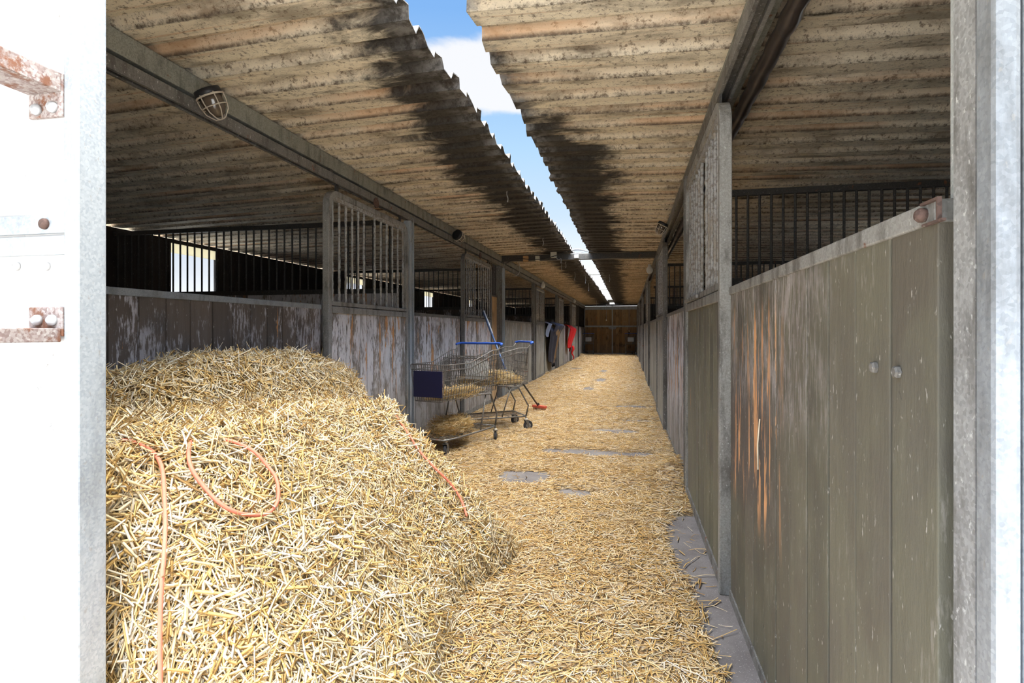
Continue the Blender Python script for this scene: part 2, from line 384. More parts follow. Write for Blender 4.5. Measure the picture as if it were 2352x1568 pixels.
# straw stalks as bent three-sided prisms
def stalks(P, N, L, Wd, tilt, bend=.12, hue=None, segs=2, tang=None):
    n = len(P); N = N/np.linalg.norm(N, axis=1, keepdims=True)
    rv = rng.normal(size=(n, 3)) if tang is None else tang+rng.normal(size=(n, 3))*.45
    T = rv-(rv*N).sum(1, keepdims=True)*N; T /= np.linalg.norm(T, axis=1, keepdims=True)+1e-9
    D = T+N*(rng.normal(size=(n, 1))*tilt+tilt*.6); D /= np.linalg.norm(D, axis=1, keepdims=True)
    A = np.cross(D, N+1e-4); A /= np.linalg.norm(A, axis=1, keepdims=True)+1e-9; B = np.cross(D, A)
    rot = rng.uniform(0, 2*np.pi, (n, 1)); Bd = (np.cos(rot)*A+np.sin(rot)*B)*(rng.normal(size=(n, 1))*bend*L[:, None])
    rings = []
    for k in range(segs+1):
        u = k/segs; c = P+D*((u-.5)*L)[:, None]+Bd*(1-(2*u-1)**2)
        for j in range(3):
            a = 2*np.pi*j/3+rot
            rings.append(c+(np.cos(a)*A*1.5+np.sin(a)*B*.6)*(Wd*.5)[:, None])
    V = np.stack(rings, 1); m = 3*(segs+1)
    base = (np.arange(n)*m)[:, None]; F = []
    for k in range(segs):
        for j in range(3):
            a = k*3+j; b = k*3+(j+1) % 3; F.append(np.concatenate([base+a, base+b, base+b+3, base+a+3], 1))
    F = np.stack(F, 1).reshape(-1, 4)
    r = (rng.uniform(0, 1, n) if hue is None else hue); r = np.repeat(r, m)
    return V.reshape(-1, 3), F, r.astype(np.float32)
def stalk_object(name, V, F, r, m, extra=None, parent=None):
    me = bpy.data.meshes.new(name)
    nv, nf = len(V), len(F)
    me.vertices.add(nv); me.vertices.foreach_set('co', V.astype(np.float32).ravel())
    me.loops.add(nf*4); me.loops.foreach_set('vertex_index', F.astype(np.int32).ravel())
    me.polygons.add(nf); me.polygons.foreach_set('loop_start', np.arange(0, nf*4, 4, dtype=np.int32))
    me.update(calc_edges=True)
    at = me.attributes.new('rnd', 'FLOAT', 'POINT'); at.data.foreach_set('value', r)
    me.materials.append(M[m[0]])
    if len(m) > 1:
        me.materials.append(M[m[1]]); mi = np.zeros(nf, dtype=np.int32); mi[extra:] = 1; me.polygons.foreach_set('material_index', mi)
    me.polygons.foreach_set('use_smooth', np.ones(nf, dtype=bool)) if False else None
    o = bpy.data.objects.new(name, me); COL.objects.link(o)
    if parent is not None: o.parent = parent
    return o
def sample_grid(X, Y, Z, n):
    """random points + normals on a heightfield grid, by surface area"""
    P = np.stack([X, Y, Z], -1)
    a, b, c, d = P[:-1, :-1], P[1:, :-1], P[1:, 1:], P[:-1, 1:]
    nn = np.cross(c-a, d-b); ar = np.linalg.norm(nn, axis=-1)/2
    nn = nn*np.sign(nn[..., 2:3]+1e-12)
    pr = ar.ravel(); idx = rng.choice(len(pr), n, p=pr/pr.sum())
    u, v = rng.uniform(0, 1, (2, n, 1)); q = [k.reshape(-1, 3)[idx] for k in (a, b, c, d)]
    pts = (q[0]*(1-u)+q[1]*u)*(1-v)+(q[3]*(1-u)+q[2]*u)*v
    return pts, nn.reshape(-1, 3)[idx]
def grid_faces(nx, ny, off=0):
    i, j = np.meshgrid(np.arange(nx-1), np.arange(ny-1), indexing='ij')
    a = (i*ny+j).ravel()+off; return np.stack([a, a+ny, a+ny+1, a+1], 1)
# ------------------------------------------------------------------ the setting
XL, XR = -2.25, .449; OL, OR = -5.9, 4.1; Y0, YE = .93, 29.0
GL, GR = -.945, -.68; RZ = 2.57
def zr(x): return RZ-.03*(GL-x) if x < -.8 else RZ-.03*(x-GR)
def struct(name, mb, m, **kw): o = build(name, mb, m, **kw); o['kind'] = 'structure'; return o
struct('floor', MB().box(OL, OR, .2, YE+.1, -.1, 0.), 'aisle_concrete')
struct('ground', MB().box(-60, 60, -40, 80, -.3, -.101), 'yard')
def roof(name, x0, x1, gap_side):
    per = .24; prof = [(0, 0), (.115, 0), (.145, .045), (.205, .045)]
    ys = []; k = 0; y = -.34  # unseen front overhang added to the sheets to shade door leaf and bale
    while y < YE+.5:
        for (a, h) in prof: ys.append((y+a, h))
        y += per
    nx = 26; xs = np.linspace(x0, x1, nx); V = []; r_ = random.Random(5 if gap_side < 0 else 9)
    for j, (yy, h) in enumerate(ys):
        if j % 4 == 0: jit = r_.uniform(-.012, .012)
        for i, xx in enumerate(xs):
            X = xx; dz = 0.
            if (i == nx-1 and gap_side < 0) or (i == 0 and gap_side > 0): X += jit+r_.uniform(-.010, .010); dz = r_.uniform(-.004, .004)
            V.append((X, yy, zr(xx)+h+dz))
    mb = MB(); mb.v = V; mb.r = [0.]*len(V); n = len(ys)
    for j in range(n-1):
        for i in range(nx-1): mb.f.append((j*nx+i, j*nx+i+1, (j+1)*nx+i+1, (j+1)*nx+i))
    o = struct(name, mb, 'roof_sheet'); md = o.modifiers.new('thickness', 'SOLIDIFY'); md.thickness = .006; md.offset = 1
    return o
o = roof('ceiling', -6.25, GL, -1); o['label'] = 'left pitch of the corrugated roof with dirty beige underside'
o = roof('ceiling', GR, 4.45, 1); o['label'] = 'right pitch of the corrugated roof with dirty beige underside'
def plankwall(y0, y1, x0, x1, z0, z1, w=.13, axis='y', gap=.009):
    mb = MB(); a = y0 if axis == 'y' else x0; e = y1 if axis == 'y' else x1
    n = max(1, round((e-a)/w)); w = (e-a)/n
    for k in range(n):
        r = random.uniform(.02, 1); q = a+k*w; dj = random.uniform(-.0015, .0015)
        if axis == 'y': mb.box(x0+dj, x1+dj, q+gap/2, q+w-gap/2, z0, z1, r)
        else: mb.box(q+gap/2, q+w-gap/2, y0+dj, y1+dj, z0, z1, r)
    return mb
# outer walls, with one window opening per box on each side
WY = {-1: [6.2+4.62*k for k in range(5)], 1: [6.6+4.62*k for k in range(5)]}
wn = 0
for sd, X, nm in ((-1, OL, 'wall_left'), (1, OR, 'wall_right')):
    mb = MB(); x0, x1 = (X-.04, X) if sd < 0 else (X, X+.04); top = zr(X)-.012; yy = .9
    for wy in WY[sd]+[None]:
        e = wy if wy else YE
        p = plankwall(yy, e, x0, x1, 0, top, .15, gap=.0)
        bo = len(mb.v); mb.v += p.v; mb.r += p.r; mb.f += [tuple(i+bo for i in f) for f in p.f]
        if wy:
            for (za, zb) in ((0, 1.50), (2.38, top)):
                p = plankwall(wy, wy+.9, x0, x1, za, zb, .15, gap=.0)
                bo = len(mb.v); mb.v += p.v; mb.r += p.r; mb.f += [tuple(i+bo for i in f) for f in p.f]
            yy = wy+.9
    struct(nm, mb, 'wood_black')
    for wy in WY[sd]:
        wn += 1; xc = (x0+x1)/2
        w = thing('window_%d' % wn, None, None, (xc, wy+.45, 1.40), kind='structure')
        f = MB()
        for (a, b, c, d) in ((wy, wy+.03, 1.50, 2.38), (wy+.87, wy+.90, 1.50, 2.38), (wy+.03, wy+.87, 1.50, 1.53), (wy+.03, wy+.87, 2.36, 2.38)): f.box(xc-.03, xc+.03, a, b, c, d)
        build('window_frame', f, 'wood_black', w)
        build('pane', MB().box(xc-.003, xc+.003, wy+.03, wy+.87, 1.53, 2.23), 'window_glass', w)
        build('pane', MB().box(xc-.003, xc+.003, wy+.03, wy+.87, 2.232, 2.36), 'frosted_glass', w)
struct('wall_front', plankwall(.86, .90, OL, -2.0, 0, 2.42, .15, 'x'), 'wood_black')
struct('wall_front', plankwall(.86, .90, .56, OR, 0, 2.42, .15, 'x'), 'wood_black')
# end wall: boxes behind plank panels on both sides and above the far doors
bw = MB()
for (a, b, c, d) in [(x_, x_+.3, 0, zr(x_ if x_ < -1 else x_+.3)+.0) for x_ in [OL+.3*q for q in range(12)]+[XR+.3*q for q in range(12)]]+[(XL+.02, XR, 2.475, 2.555), (-2.31, XL+.05, 0, 2.53)]:
    p = plankwall(YE, YE+.04, a, b, c, d, .15, 'x', .0); bo = len(bw.v); bw.v += p.v; bw.r += p.r; bw.f += [tuple(i+bo for i in f) for f in p.f]
struct('wall_back', bw, 'wood_black')
# far double door
D = thing('door_1', 'pair of closed brown plank doors at the far end of the aisle', None, ((XL+XR)/2, YE, 0), kind='structure')
xm = -.80
for (a, b) in ((XL+.05, xm-.03), (xm+.03, XR-.02)):
    L = build('door_leaf', plankwall(YE, YE+.03, a, b, .05, 2.30, .15, 'x', .0), 'wood_brown', D)
    build('cross_rail', MB().box(a, b, YE-.015, YE+.002, 1.38, 1.46), 'galvanised_bright', L)
    ang = [R(180+k*15) for k in range(13)]; cx = xm-.10 if a < xm-1 else xm+.10
    build('handle_plate', MB().extrude([(cx+.10*math.cos(q), YE-.02, 1.38+.12*math.sin(q)) for q in ang], (0, .01, 0)), 'galvanised', L)
build('header_rail', MB().box(XL+.03, XR, YE-.03, YE+.02, 2.28, 2.46), 'galvanised_bright', D)
build('centre_post', MB().box(xm-.03, xm+.03, YE-.035, YE+.02, .03, 2.47), 'galvanised_bright', D)
build('threshold', MB().box(XL+.03, XR, YE-.03, YE+.03, .0, .05), 'galvanised', D)
build('side_rail', MB().box(XL+.02, XL+.06, YE-.03, YE+.02, .05, 2.46), 'galvanised', D)
build('side_rail', MB().box(XR-.03, XR+.01, YE-.03, YE+.02, .05, 2.46), 'galvanised', D)
# roof beams and door tracks
def beam(name, x0, x1, y0, y1, z0, z1, m, label):
    o = build(name, MB().box(x0, x1, y0, y1, z0, z1), m, bevel=.004); return setattrs(o, label, None, None, 'structure')
beam('roof_beam', -2.31, -2.20, Y0, 9.62, 2.42, 2.525, 'steel_beam', 'long roof beam over the left stall doors, entrance end')
beam('roof_beam', -2.31, -2.20, 9.8, YE-.02, 2.42, 2.525, 'steel_beam', 'long roof beam over the left stall doors, far end')
beam('roof_beam', .465, .56, Y0, 9.62, 2.42, 2.53, 'steel_beam', 'long roof beam over the right stall doors, entrance end')
beam('roof_beam', .465, .56, 9.8, YE-.02, 2.42, 2.53, 'steel_beam', 'long roof beam over the right stall doors, far end')
for y, nm in ((9.62, 'third'), ):
    mb = MB().box(-5.9, 4.1, y, y+.02, 2.30, 2.46).box(-5.9, 4.1, y+.02, y+.10, 2.30, 2.32).box(-5.9, 4.1, y+.02, y+.10, 2.44, 2.46)
    o = build('cross_beam', MB().box(XL, XR+.02, y, y+.10, 2.43, 2.53), 'black_steel', bevel=.004); setattrs(o, 'blackened cross beam spanning the aisle under the ridge gap', None, None, 'structure')
for y, lb in ((14.3, 'nearer'), (19.7, 'farther')):
    o = build('ridge_brace', MB().box(GL-.10, GR+.10, y, y+.12, 2.63, 2.68), 'steel_beam'); setattrs(o, lb+' short brace across the ridge gap beyond the cross beam', None, None, 'structure')
o = build('ridge_cap', MB().box(GL-.08, GR+.08, 26.3, YE+.4, 2.64, 2.66), 'steel_beam'); setattrs(o, 'flat cap closing the ridge gap at the far end', None, None, 'structure')
def track(x0, x1, sd, label):
    T = thing('door_track', label, 'rail', ((x0+x1)/2, Y0, 2.30)); mb = MB()
    xa, xb = x0, x1
    mb.box(xa, xb, Y0, YE-.05, 2.385, 2.392).box(xa, xa+.005, Y0, YE-.05, 2.33, 2.385).box(xb-.005, xb, Y0, YE-.05, 2.33, 2.385)
    mb.box(xa+.005, xa+.016, Y0, YE-.05, 2.33, 2.335).box(xb-.016, xb-.005, Y0, YE-.05, 2.33, 2.335)
    build('channel', mb, 'galvanised_dirty', T)
    for k in range(13):
        y = 1.6+k*2.2; build('bracket', MB().box(xa+.01, xb-.01, y, y+.05, 2.392, 2.42), 'black_steel', T)
track(-2.245, -2.185, -1, 'long steel sliding track above the left stall doors')
track(.425, .495, 1, 'long steel sliding track above the right stall doors')
# ------------------------------------------------------------------ stall fronts
ORD = ['first', 'second', 'third', 'fourth', 'fifth', 'sixth', 'seventh']
def bar(x, y, z0, z1, rad, crusty=True, seed=0, seg=8):
    rr = random.Random(seed); n = 46 if crusty else 2
    pts = []; rd = []
    for k in range(n):
        u = k/(n-1); pts.append((x+(rr.uniform(-.0015, .0015) if crusty else 0), y+(rr.uniform(-.0015, .0015) if crusty else 0), z0+(z1-z0)*u))
        rd.append(rad*(rr.uniform(.88, 1.22) if crusty else 1.))
    return MB().tube(pts, rd, seg)
def sliding_door(sd, y0, y1, label, wm, fm='galvanised_door', near=False):
    """sd -1 left, +1 right.  Aisle face of the frame at xf, depth .055"""
    xf, xb = (-2.195, -2.25) if sd < 0 else (.405, .46)
    D = thing('stall_door', label, 'door', ((xf+xb)/2, (y0+y1)/2, 0), group=('left' if sd < 0 else 'right')+' sliding stall doors')
    xo = min(xf, xb); dp = abs(xf-xb); zt = 2.275; rc = .13; w = .045
    pth = [((xo, y0, .0), (xo, y0+w, .0))]
    for k in range(7):
        a = R(180-15*k); pth.append(((xo, y0+rc+rc*math.cos(a), zt-rc+rc*math.sin(a)), (xo, y0+rc+(rc-w)*math.cos(a), zt-rc+(rc-w)*math.sin(a))))
    for k in range(7):
        a = R(90-15*k); pth.append(((xo, y1-rc+rc*math.cos(a), zt-rc+rc*math.sin(a)), (xo, y1-rc+(rc-w)*math.cos(a), zt-rc+(rc-w)*math.sin(a))))
    pth.append(((xo, y1, .0), (xo, y1-w, .0)))
    build('frame', MB().prism(pth, (dp, 0, 0)), fm, D, bevel=.004)
    xc = (xf+xb)/2
    pw = plankwall(y0+w, y1-w, xc-.014, xc+.014, .07, 1.34, .125); build('planks', pw, wm, D, bevel=.002 if near else 0)
    build('bottom_rail', MB().box(xc-.022, xc+.022, y0+w, y1-w, .02, .075), 'galvanised_dirty', D)
    build('middle_rail', MB().box(xf, xb, y0+w, y1-w, 1.335, 1.385), fm, D, bevel=.003)
    build('grille_rail', MB().box(xc-.02, xc+.02, y0+w+.01, y1-w-.01, 1.392, 1.425), fm, D, bevel=.003)
    build('grille_rail', MB().box(xc-.016, xc+.016, y0+w+.01, y1-w-.01, zt-w-.03, zt-w), 'crusted_steel', D)
    n1 = 6; ym = (y0+y1)/2-.02; inner = y1-w-.04; first = y0+w+.05
    ys = [first+(ym-.03-first)*k/n1 for k in range(n1)]+[ym+.07+(inner-ym-.07)*k/(n1-1) for k in range(n1)]
    for k, y in enumerate(ys): build('bar', bar(xc, y, 1.42, zt-w-.02, .0095, near, k+int(y0*10)), 'crusted_steel', D, smooth=True)
    for y in (y0+.16, y1-.16):
        build('hanger', MB().box(xc-.006, xc+.006, y-.02, y+.02, zt-.01, 2.39), 'black_steel', D)
    if near and sd < 0:
        build('roller_disc', MB().lathe([(.0, -.006), (.045, -.006), (.045, .006), (.0, .006)], (xf+.012, (y0+y1)/2, 2.33), 'x'), 'rusty_steel', D)
    if near:
        ly = ym+.05; build('hatch_rail', MB().box(min(xf, xf)-.012 if sd > 0 else xf-.002, xf+.002 if sd > 0 else xf+.012, ly, y1-w-.02, 1.395, 1.415), fm, D)
        build('inner_stile', MB().box(xc-.015, xc+.015, y0+w+.003, y0+w+.028, 1.425, zt-.09), 'galvanised_bright' if sd < 0 else fm, D)
    return D
def stall_panel(sd, y0, y1, label, wm, rail='galvanised_dirty', near=False, step=.155):
    x0, x1 = (XL-.035, XL) if sd < 0 else (XR, XR+.035)
    T = thing('stall_barrier', label, 'wall panel', ((x0+x1)/2, (y0+y1)/2, 0), group=('left' if sd < 0 else 'right')+' low plank stall fronts')
    build('planks', plankwall(y0, y1, x0, x1, .03, 1.362, step), wm, T, bevel=.002 if near else 0)
    xa, xb = x0-.006, x1+.006
    build('top_rail', MB().box(xa, xb, y0, y1, 1.36, 1.395), rail, T, bevel=.003)
    build('bottom_rail', MB().box(xa, xb, y0, y1, 0., .04), 'galvanised_dirty', T)
    return T
def post(sd, y0, y1, label, m='galvanised', xo=None, zt=2.33):
    x0, x1 = ((-2.262, -2.19) if sd < 0 else (.405, .475)) if xo is None else xo
    t_ = .006; mb = MB().box(x0, x1, y0, y0+t_, 0, zt).box(x0, x1, y1-t_, y1, 0, zt)
    if sd < 0: mb.box(x0, x0+t_, y0+t_, y1-t_, 0, zt).box(x1-t_, x1, y0+t_, y0+(y1-y0)*.4, 0, zt)
    else: mb.box(x1-t_, x1, y0+t_, y1-t_, 0, zt).box(x0, x0+t_, y0+t_, y0+(y1-y0)*.4, 0, zt)
    mb.box(x0-.01, x1+.01, y0-.005, y1+.005, 0, .008)
    o = build('stall_post', mb, m, loc=((x0+x1)/2, (y0+y1)/2, 0)); setattrs(o, label, 'post', ('left' if sd < 0 else 'right')+' stall posts')
    return o
# left side
LP = [(Y0, 3.77), (5.50, 7.27), (9.87, 13.0), (14.95, 17.3), (19.5, 21.7), (24.1, 25.3), (25.45, YE-.05)]
LD = [(3.79, 5.33), (7.30, 8.88), (13.35, 14.8), (17.9, 19.35), (22.2, 23.95)]
RP = [(Y0+.0, 2.64), (4.36, 6.80), (8.52, 12.1), (13.72, 16.7), (18.2, 21.3), (22.8, 26.0), (27.45, YE-.05)]
RD = [(2.66, 4.20), (6.85, 8.42), (12.15, 13.6), (16.75, 18.1), (21.35, 22.7), (26.05, 27.4)]
lpl = ['dark blotchy plank stall front behind the straw bales', 'whitened plank stall front behind the nearer shopping carts', 'brown scuffed plank stall front just beyond the leaning fork', 'pale plank stall front with dark horse rugs hung over it', 'pale plank stall front with the red blanket hung over it', 'narrow plank stall front beyond the red blanket on the left', 'last plank stall front on the left beside the far doors']
rpl = ['olive plank front at the right entrance with orange scrapes and two bolts', 'second plank stall front on the right, between the two nearest right doors', 'third plank stall front on the right with an orange scuff', 'fourth plank stall front from the entrance on the right', 'fifth plank stall front from the entrance on the right', 'sixth plank stall front from the entrance on the right', 'last plank stall front on the right beside the far doors']
for k, (a, b) in enumerate(LP): stall_panel(-1, a, b, lpl[k], ['wood_dark', 'wood_weathered', 'wood_grey', 'wood_grey', 'wood_weathered', 'wood_grey', 'wood_weathered'][k], 'galvanised' if k == 0 else 'galvanised_dirty', k == 0)
RPo = [stall_panel(1, a, b, rpl[k], 'wood_scraped' if k == 0 else 'wood_weathered' if k == 1 else 'wood_grey', 'galvanised_door' if k == 0 else 'galvanised_dirty', k == 0, .15) for k, (a, b) in enumerate(RP)]
ldl = ['barred sliding stall door just behind the straw bales on the left', 'barred sliding stall door behind the shopping carts with a tool leaning on it', 'barred sliding stall door just before the dark horse rugs on the left', 'barred sliding stall door between the dark rugs and the red blanket', 'barred sliding stall door beyond the red blanket on the left']
for k, (a, b) in enumerate(LD): sliding_door(-1, a, b, ldl[k], 'wood_weathered' if k < 2 else 'wood_grey', 'galvanised_door' if k < 1 else 'galvanised_dirty', k < 2)
for k, (a, b) in enumerate(RD): sliding_door(1, a, b, ORD[k]+' barred sliding stall door from the entrance on the right', 'wood_olive' if k == 0 else 'wood_grey', 'galvanised_door' if k == 0 else 'galvanised_dirty', k < 2)
for k, (a, b, m) in enumerate([(5.36, 5.47, 'galvanised_bright'), (13.05, 13.3, 'galvanised_dirty'), (17.45, 17.8, 'galvanised_dirty'), (21.8, 22.1, 'galvanised_dirty')]):
    post(-1, a, b if b-a < .15 else a+.12, ORD[k]+' slim steel stall post on the left side of the aisle', m)
for k, (a, b) in enumerate([(4.23, 4.33), (8.44, 8.5), (13.62, 13.7), (18.12, 18.19), (22.72, 22.78)]):
    post(1, a, b, ORD[k]+' slim steel stall post on the right side of the aisle', 'galvanised_dirty')
# thick roof posts
def ipost(x0, x1, y0, y1, label, m, zt=2.42):
    mb = MB().box(x0, x1, y0, y0+.012, 0, zt).box(x0, x1, y1-.012, y1, 0, zt).box((x0+x1)/2-.005, (x0+x1)/2+.005, y0+.012, y1-.012, 0, zt).box(x0-.02, x1+.02, y0-.02, y1+.02, 0, .015)
    o = build('roof_post', mb, m, loc=((x0+x1)/2, (y0+y1)/2, 0)); return setattrs(o, label, 'post')
ipost(-2.33, -2.20, 9.50, 9.64, 'thick dark roof post under the cross beam on the left', 'galvanised_dirty')
post(-1, 9.74, 9.84, 'bright steel stall post beside the thick left roof post', 'galvanised_bright')
ipost(.46, .58, 9.66, 9.80, 'thick dark roof post under the cross beam on the right', 'black_steel')
ipost(-2.33, -2.20, 25.32, 25.44, 'thick dark roof post near the far doors on the left', 'black_steel')
T = thing('infill_panel', 'narrow brown board panel between left stall door and thick roof post', 'wall panel', (-2.27, 9.2, 0))
build('planks', plankwall(8.94, 9.48, -2.29, -2.255, .02, 1.78, .18), 'wood_brown', T)
build('grille', MB().box(-2.28, -2.26, 8.94, 9.48, 1.78, 1.81).tube([(-2.27, 9.02, 1.8), (-2.27, 9.02, 2.42)], .008).tube([(-2.27, 9.12, 1.8), (-2.27, 9.12, 2.42)], .008).tube([(-2.27, 9.22, 1.8), (-2.27, 9.22, 2.42)], .008).tube([(-2.27, 9.32, 1.8), (-2.27, 9.32, 2.42)], .008).tube([(-2.27, 9.42, 1.8), (-2.27, 9.42, 2.42)], .008), 'black_steel', T)
# cross partitions with grilles between the boxes
def partition(sd, y, zb, zt, sp, label, wm):
    xa, xb = (OL, -2.34) if sd < 0 else (.60, OR)
    T = thing('stall_partition', label, 'partition', ((xa+xb)/2, y, 0), group=('left' if sd < 0 else 'right')+' stall partitions')
    build('planks', plankwall(y-.015, y+.015, xa, xb, .0, zb-.04, .15, 'x'), wm, T)
    build('middle_rail', MB().box(xa, xb, y-.025, y+.025, zb-.05, zb), 'black_steel', T)
    build('top_rail', MB().box(xa, xb, y-.02, y+.02, zt, zt+.045), 'black_steel', T)
    mb = MB(); n = int((xb-xa)/sp)
    for k in range(n): mb.tube([(xa+sp*(k+.5), y, zb), (xa+sp*(k+.5), y, zt)], .0095, 6)
    build('grille', mb, 'black_steel', T)
for k, y in enumerate([5.42, 9.9, 14.85, 19.4, 24.0]): partition(-1, y, 1.64, 2.31, .0948, ORD[k]+' barred partition between the boxes on the left', 'wood_dark' if k else 'wood_weathered')
for k, y in enumerate([4.5, 9.2, 13.8, 18.4, 23.0]): partition(1, y, 1.60, 2.225, .083, ORD[k]+' barred partition between the boxes on the right', 'wood_black')
# fittings on the near right panel
P0 = RPo[0]
def hexbolt(y, z, s, parent, seed):
    a0 = random.Random(seed).uniform(0, 1); n = 6
    build('bolt', MB().lathe([(s*1.5, 0), (s*1.5, -.006), (s*1.1, -.009)], (XR-.001, y, z), 'x', 6), 'galvanised_dirty', parent)
hexbolt(1.142, 1.132, .0075, P0, 1); hexbolt(1.053, 1.130, .0072, P0, 2)
mb = MB().box(XR-.012, XR-.006, .900, .955, 1.357, 1.361).box(XR-.012, XR-.006, .915, .96, 1.390, 1.394).box(XR-.012, XR-.006, .911, .915, 1.361, 1.394)
build('latch_slot', mb, 'rusty_steel', P0)
build('latch_pin', MB().lathe([(.006, .01), (.011, -.004), (.011, -.010), (.007, -.015), (.0, -.016)], (XR-.004, .958, 1.376), 'x', 18), 'rusty_steel', P0, smooth=True)
# entrance posts on the right
E = thing('entrance_post', 'galvanised channel post closing the right edge of the entrance', 'post', (.48, .85, 0))
build('channel', MB().box(.4495, .51, .845, .895, 0, 2.45), 'gritty_steel', E)
build('front_channel', MB().box(.447, .478, .80, .844, 0, 2.45), 'galvanised', E, bevel=.008)
build('outer_channel', MB().box(.479, .60, .80, .83, 0, 2.45), 'galvanised', E, bevel=.004)
E2 = build('end_post', MB().box(.490, .56, .905, .985, 0, 2.42).box(.487, .4895, .905, .92, 1.40, 2.42), 'galvanised_speckled', loc=(.52, .945, 0), bevel=.003); setattrs(E2, 'speckled grey end post standing behind the right entrance panel', 'post')
# insulated pipe on the right
pp = [(.60, Y0-.3+k*.06, 2.385+.004*math.sin(k*1.3)) for k in range(160)]
o = build('insulated_pipe', MB().tube(pp, [.037+.003*math.sin(k*2.1)+(.004 if k % 9 == 0 else 0) for k in range(160)], 12), 'foil', smooth=True); setattrs(o, 'dark foil wrapped pipe running behind the right door track', 'pipe')
# ------------------------------------------------------------------ white entrance leaf on the left
LX0, LX1, LY = -2.45, -1.17, .955
D2 = thing('door_2', 'white painted plank entrance door leaf at the left edge', None, (-1.7, LY, 0), kind='structure')
build('boards', plankwall(LY+.01, LY+.04, LX0, LX1, .02, 2.5, .34, 'x', .002), 'white_paint', D2)
build('edge_channel', MB().box(LX1, LX1+.038, LY, LY+.066, 0, 2.55), 'galvanised_bright', D2, bevel=.004)
for z0, z1 in ((1.408, 1.448), (1.362, 1.402)):
    build('strap', MB().box(LX0, LX1, LY+.003, LY+.01, z0, z1), 'galvanised_bright', D2)
build('strap_rivet', MB().lathe([(.012, 0), (.011, -.006), (.006, -.010), (0, -.011)], (-1.222, LY+.003, 1.428), 'y'), 'rusty_steel', D2, smooth=True)
for (x, z) in ((-1.225, 1.338), (-1.305, 1.34), (-1.25, 1.215)): build('rivet', MB().lathe([(.009, 0), (.008, -.005), (.004, -.008), (0, -.009)], (x, LY+.01, z), 'y'), 'white_paint', D2, smooth=True)
H = build('pull_handle', MB().box(-1.262, -1.173, LY+.0, LY+.01, 1.655, 1.745).box(-1.262, -1.173, LY, LY+.01, 1.188, 1.25)
          .box(-1.262, -1.175, LY-.20, LY, 1.705, 1.745).box(-1.262, -1.175, LY-.20, LY, 1.176, 1.205)
          .box(-1.262, -1.22, LY-.222, LY-.20, 1.176, 1.745), 'rust_scraped', D2, bevel=.002)
H['label'] = 'rusty scraped steel pull handle'
for (x, z) in ((-1.238, 1.672), (-1.196, 1.674), (-1.236, 1.222), (-1.197, 1.222)): build('bolt', MB().lathe([(.012, 0), (.0115, -.006), (.006, -.012), (0, -.013)], (x, LY, z), 'y'), 'zinc_bolt', H, smooth=True)
# ------------------------------------------------------------------ straw floor
xs = np.linspace(-2.2, .43, 106); ys = np.concatenate([np.linspace(.6, 10, 300), np.linspace(10.06, 28.9, 260)])
XX, YY = np.meshgrid(xs, ys, indexing='ij')
def matz(X, Y):
    z = .002+.032*(fbm(X*3.1, Y*3.1, 3)-.35)+.012*fbm(X*14, Y*14, 8)
    wob = (fbm(X*2.3, Y*2.3, 5)-.5)*.5; fine = (fbm(X*9, Y*9, 6)-.5)*.25
    def hole(cx, cy, rx, ry, d=.05): return d*np.clip(1.25-np.sqrt(((X-cx)/rx)**2+((Y-cy)/ry)**2)+(wob+fine)*1.8, 0, 1)
    for h in ((-.85, 4.47, .20, .20), (-.35, 5.48, .45, .16), (.10, 5.5, .25, .14), (-.2, 6.7, .3, .12), (.1, 8.9, .35, .2), (-.4, 4.1, .14, .10), (-.65, 13.6, .16, .6), (-.7, 16.5, .12, .6), (-.8, 11.6, .12, .4), (-1.6, 17.5, .25, .5), (.05, 7.5, .25, .12)): z = z-hole(*h)
    bd = np.interp(Y, [1., 2.0, 2.5, 3.0, 3.4, 3.7, 4.0], [.30, .30, .285, .25, .17, .26, .9])
    z = z-.07*np.clip((X-bd+fine*.35+wob*.08)/.05, 0, 1)*(Y < 4.1)
    z = z+.14*np.exp(-((X-.36)/.16)**2-((Y-4.72)/.42)**2)*(.6+.8*fbm(X*8, Y*8, 4))
    z = z+.06*np.exp(-((X+2.2)/.18)**2-((Y-15.1)/.3)**2)+.08*np.exp(-((X+2.2)/.2)**2-((Y-26.5)/.8)**2)
    z = z+.05*np.exp(-((X+.62)/.14)**2)*np.exp(-((Y-2.0)/1.1)**2)
    return z
ZZ = matz(XX, YY)
nb = len(xs)*len(ys); Vb = np.stack([XX, YY, ZZ], -1).reshape(-1, 3); Fb = grid_faces(len(xs), len(ys))
o = stalk_object('straw_litter', Vb, Fb, np.full(nb, .5, np.float32), ['straw_mat']); o['kind'] = 'stuff'; setattrs(o, 'matted bed of straw trodden over the aisle floor', 'straw')
def scatter(y0, y1, n, L0, L1, w, segs, x0=-2.2, x1=.42):
    Yp = rng.uniform(y0, y1, n); Xp = rng.uniform(x0, x1, n); z = matz(Xp, Yp); keep = (z > -.004) | (rng.uniform(0, 1, n) < .035)
    Xp, Yp, z = Xp[keep], Yp[keep], np.maximum(z[keep], 0); n = len(Xp)
    P = np.stack([Xp, Yp, z+rng.uniform(.002, .012, n)], 1); N = np.tile(np.array([[0, 0, 1.]]), (n, 1))+rng.normal(size=(n, 3))*.08
    Ls = rng.uniform(L0, L1, n)*rng.choice([.6, 1, 1.35], n); return stalks(P, N, Ls, np.full(n, w)*rng.uniform(.6, 1.4, n), .10, .06, rng.beta(2.2, 1.9, n), segs)
parts = [scatter(1.5, 3.6, 30000, .04, .10, .0036, 2), scatter(3.6, 6.5, 30000, .05, .11, .004, 1), scatter(6.5, 11, 20000, .06, .12, .005, 1), scatter(11, 28.8, 22000, .08, .16, .007, 1)]
Vs, Fs, rs = [], [], []; off = 0
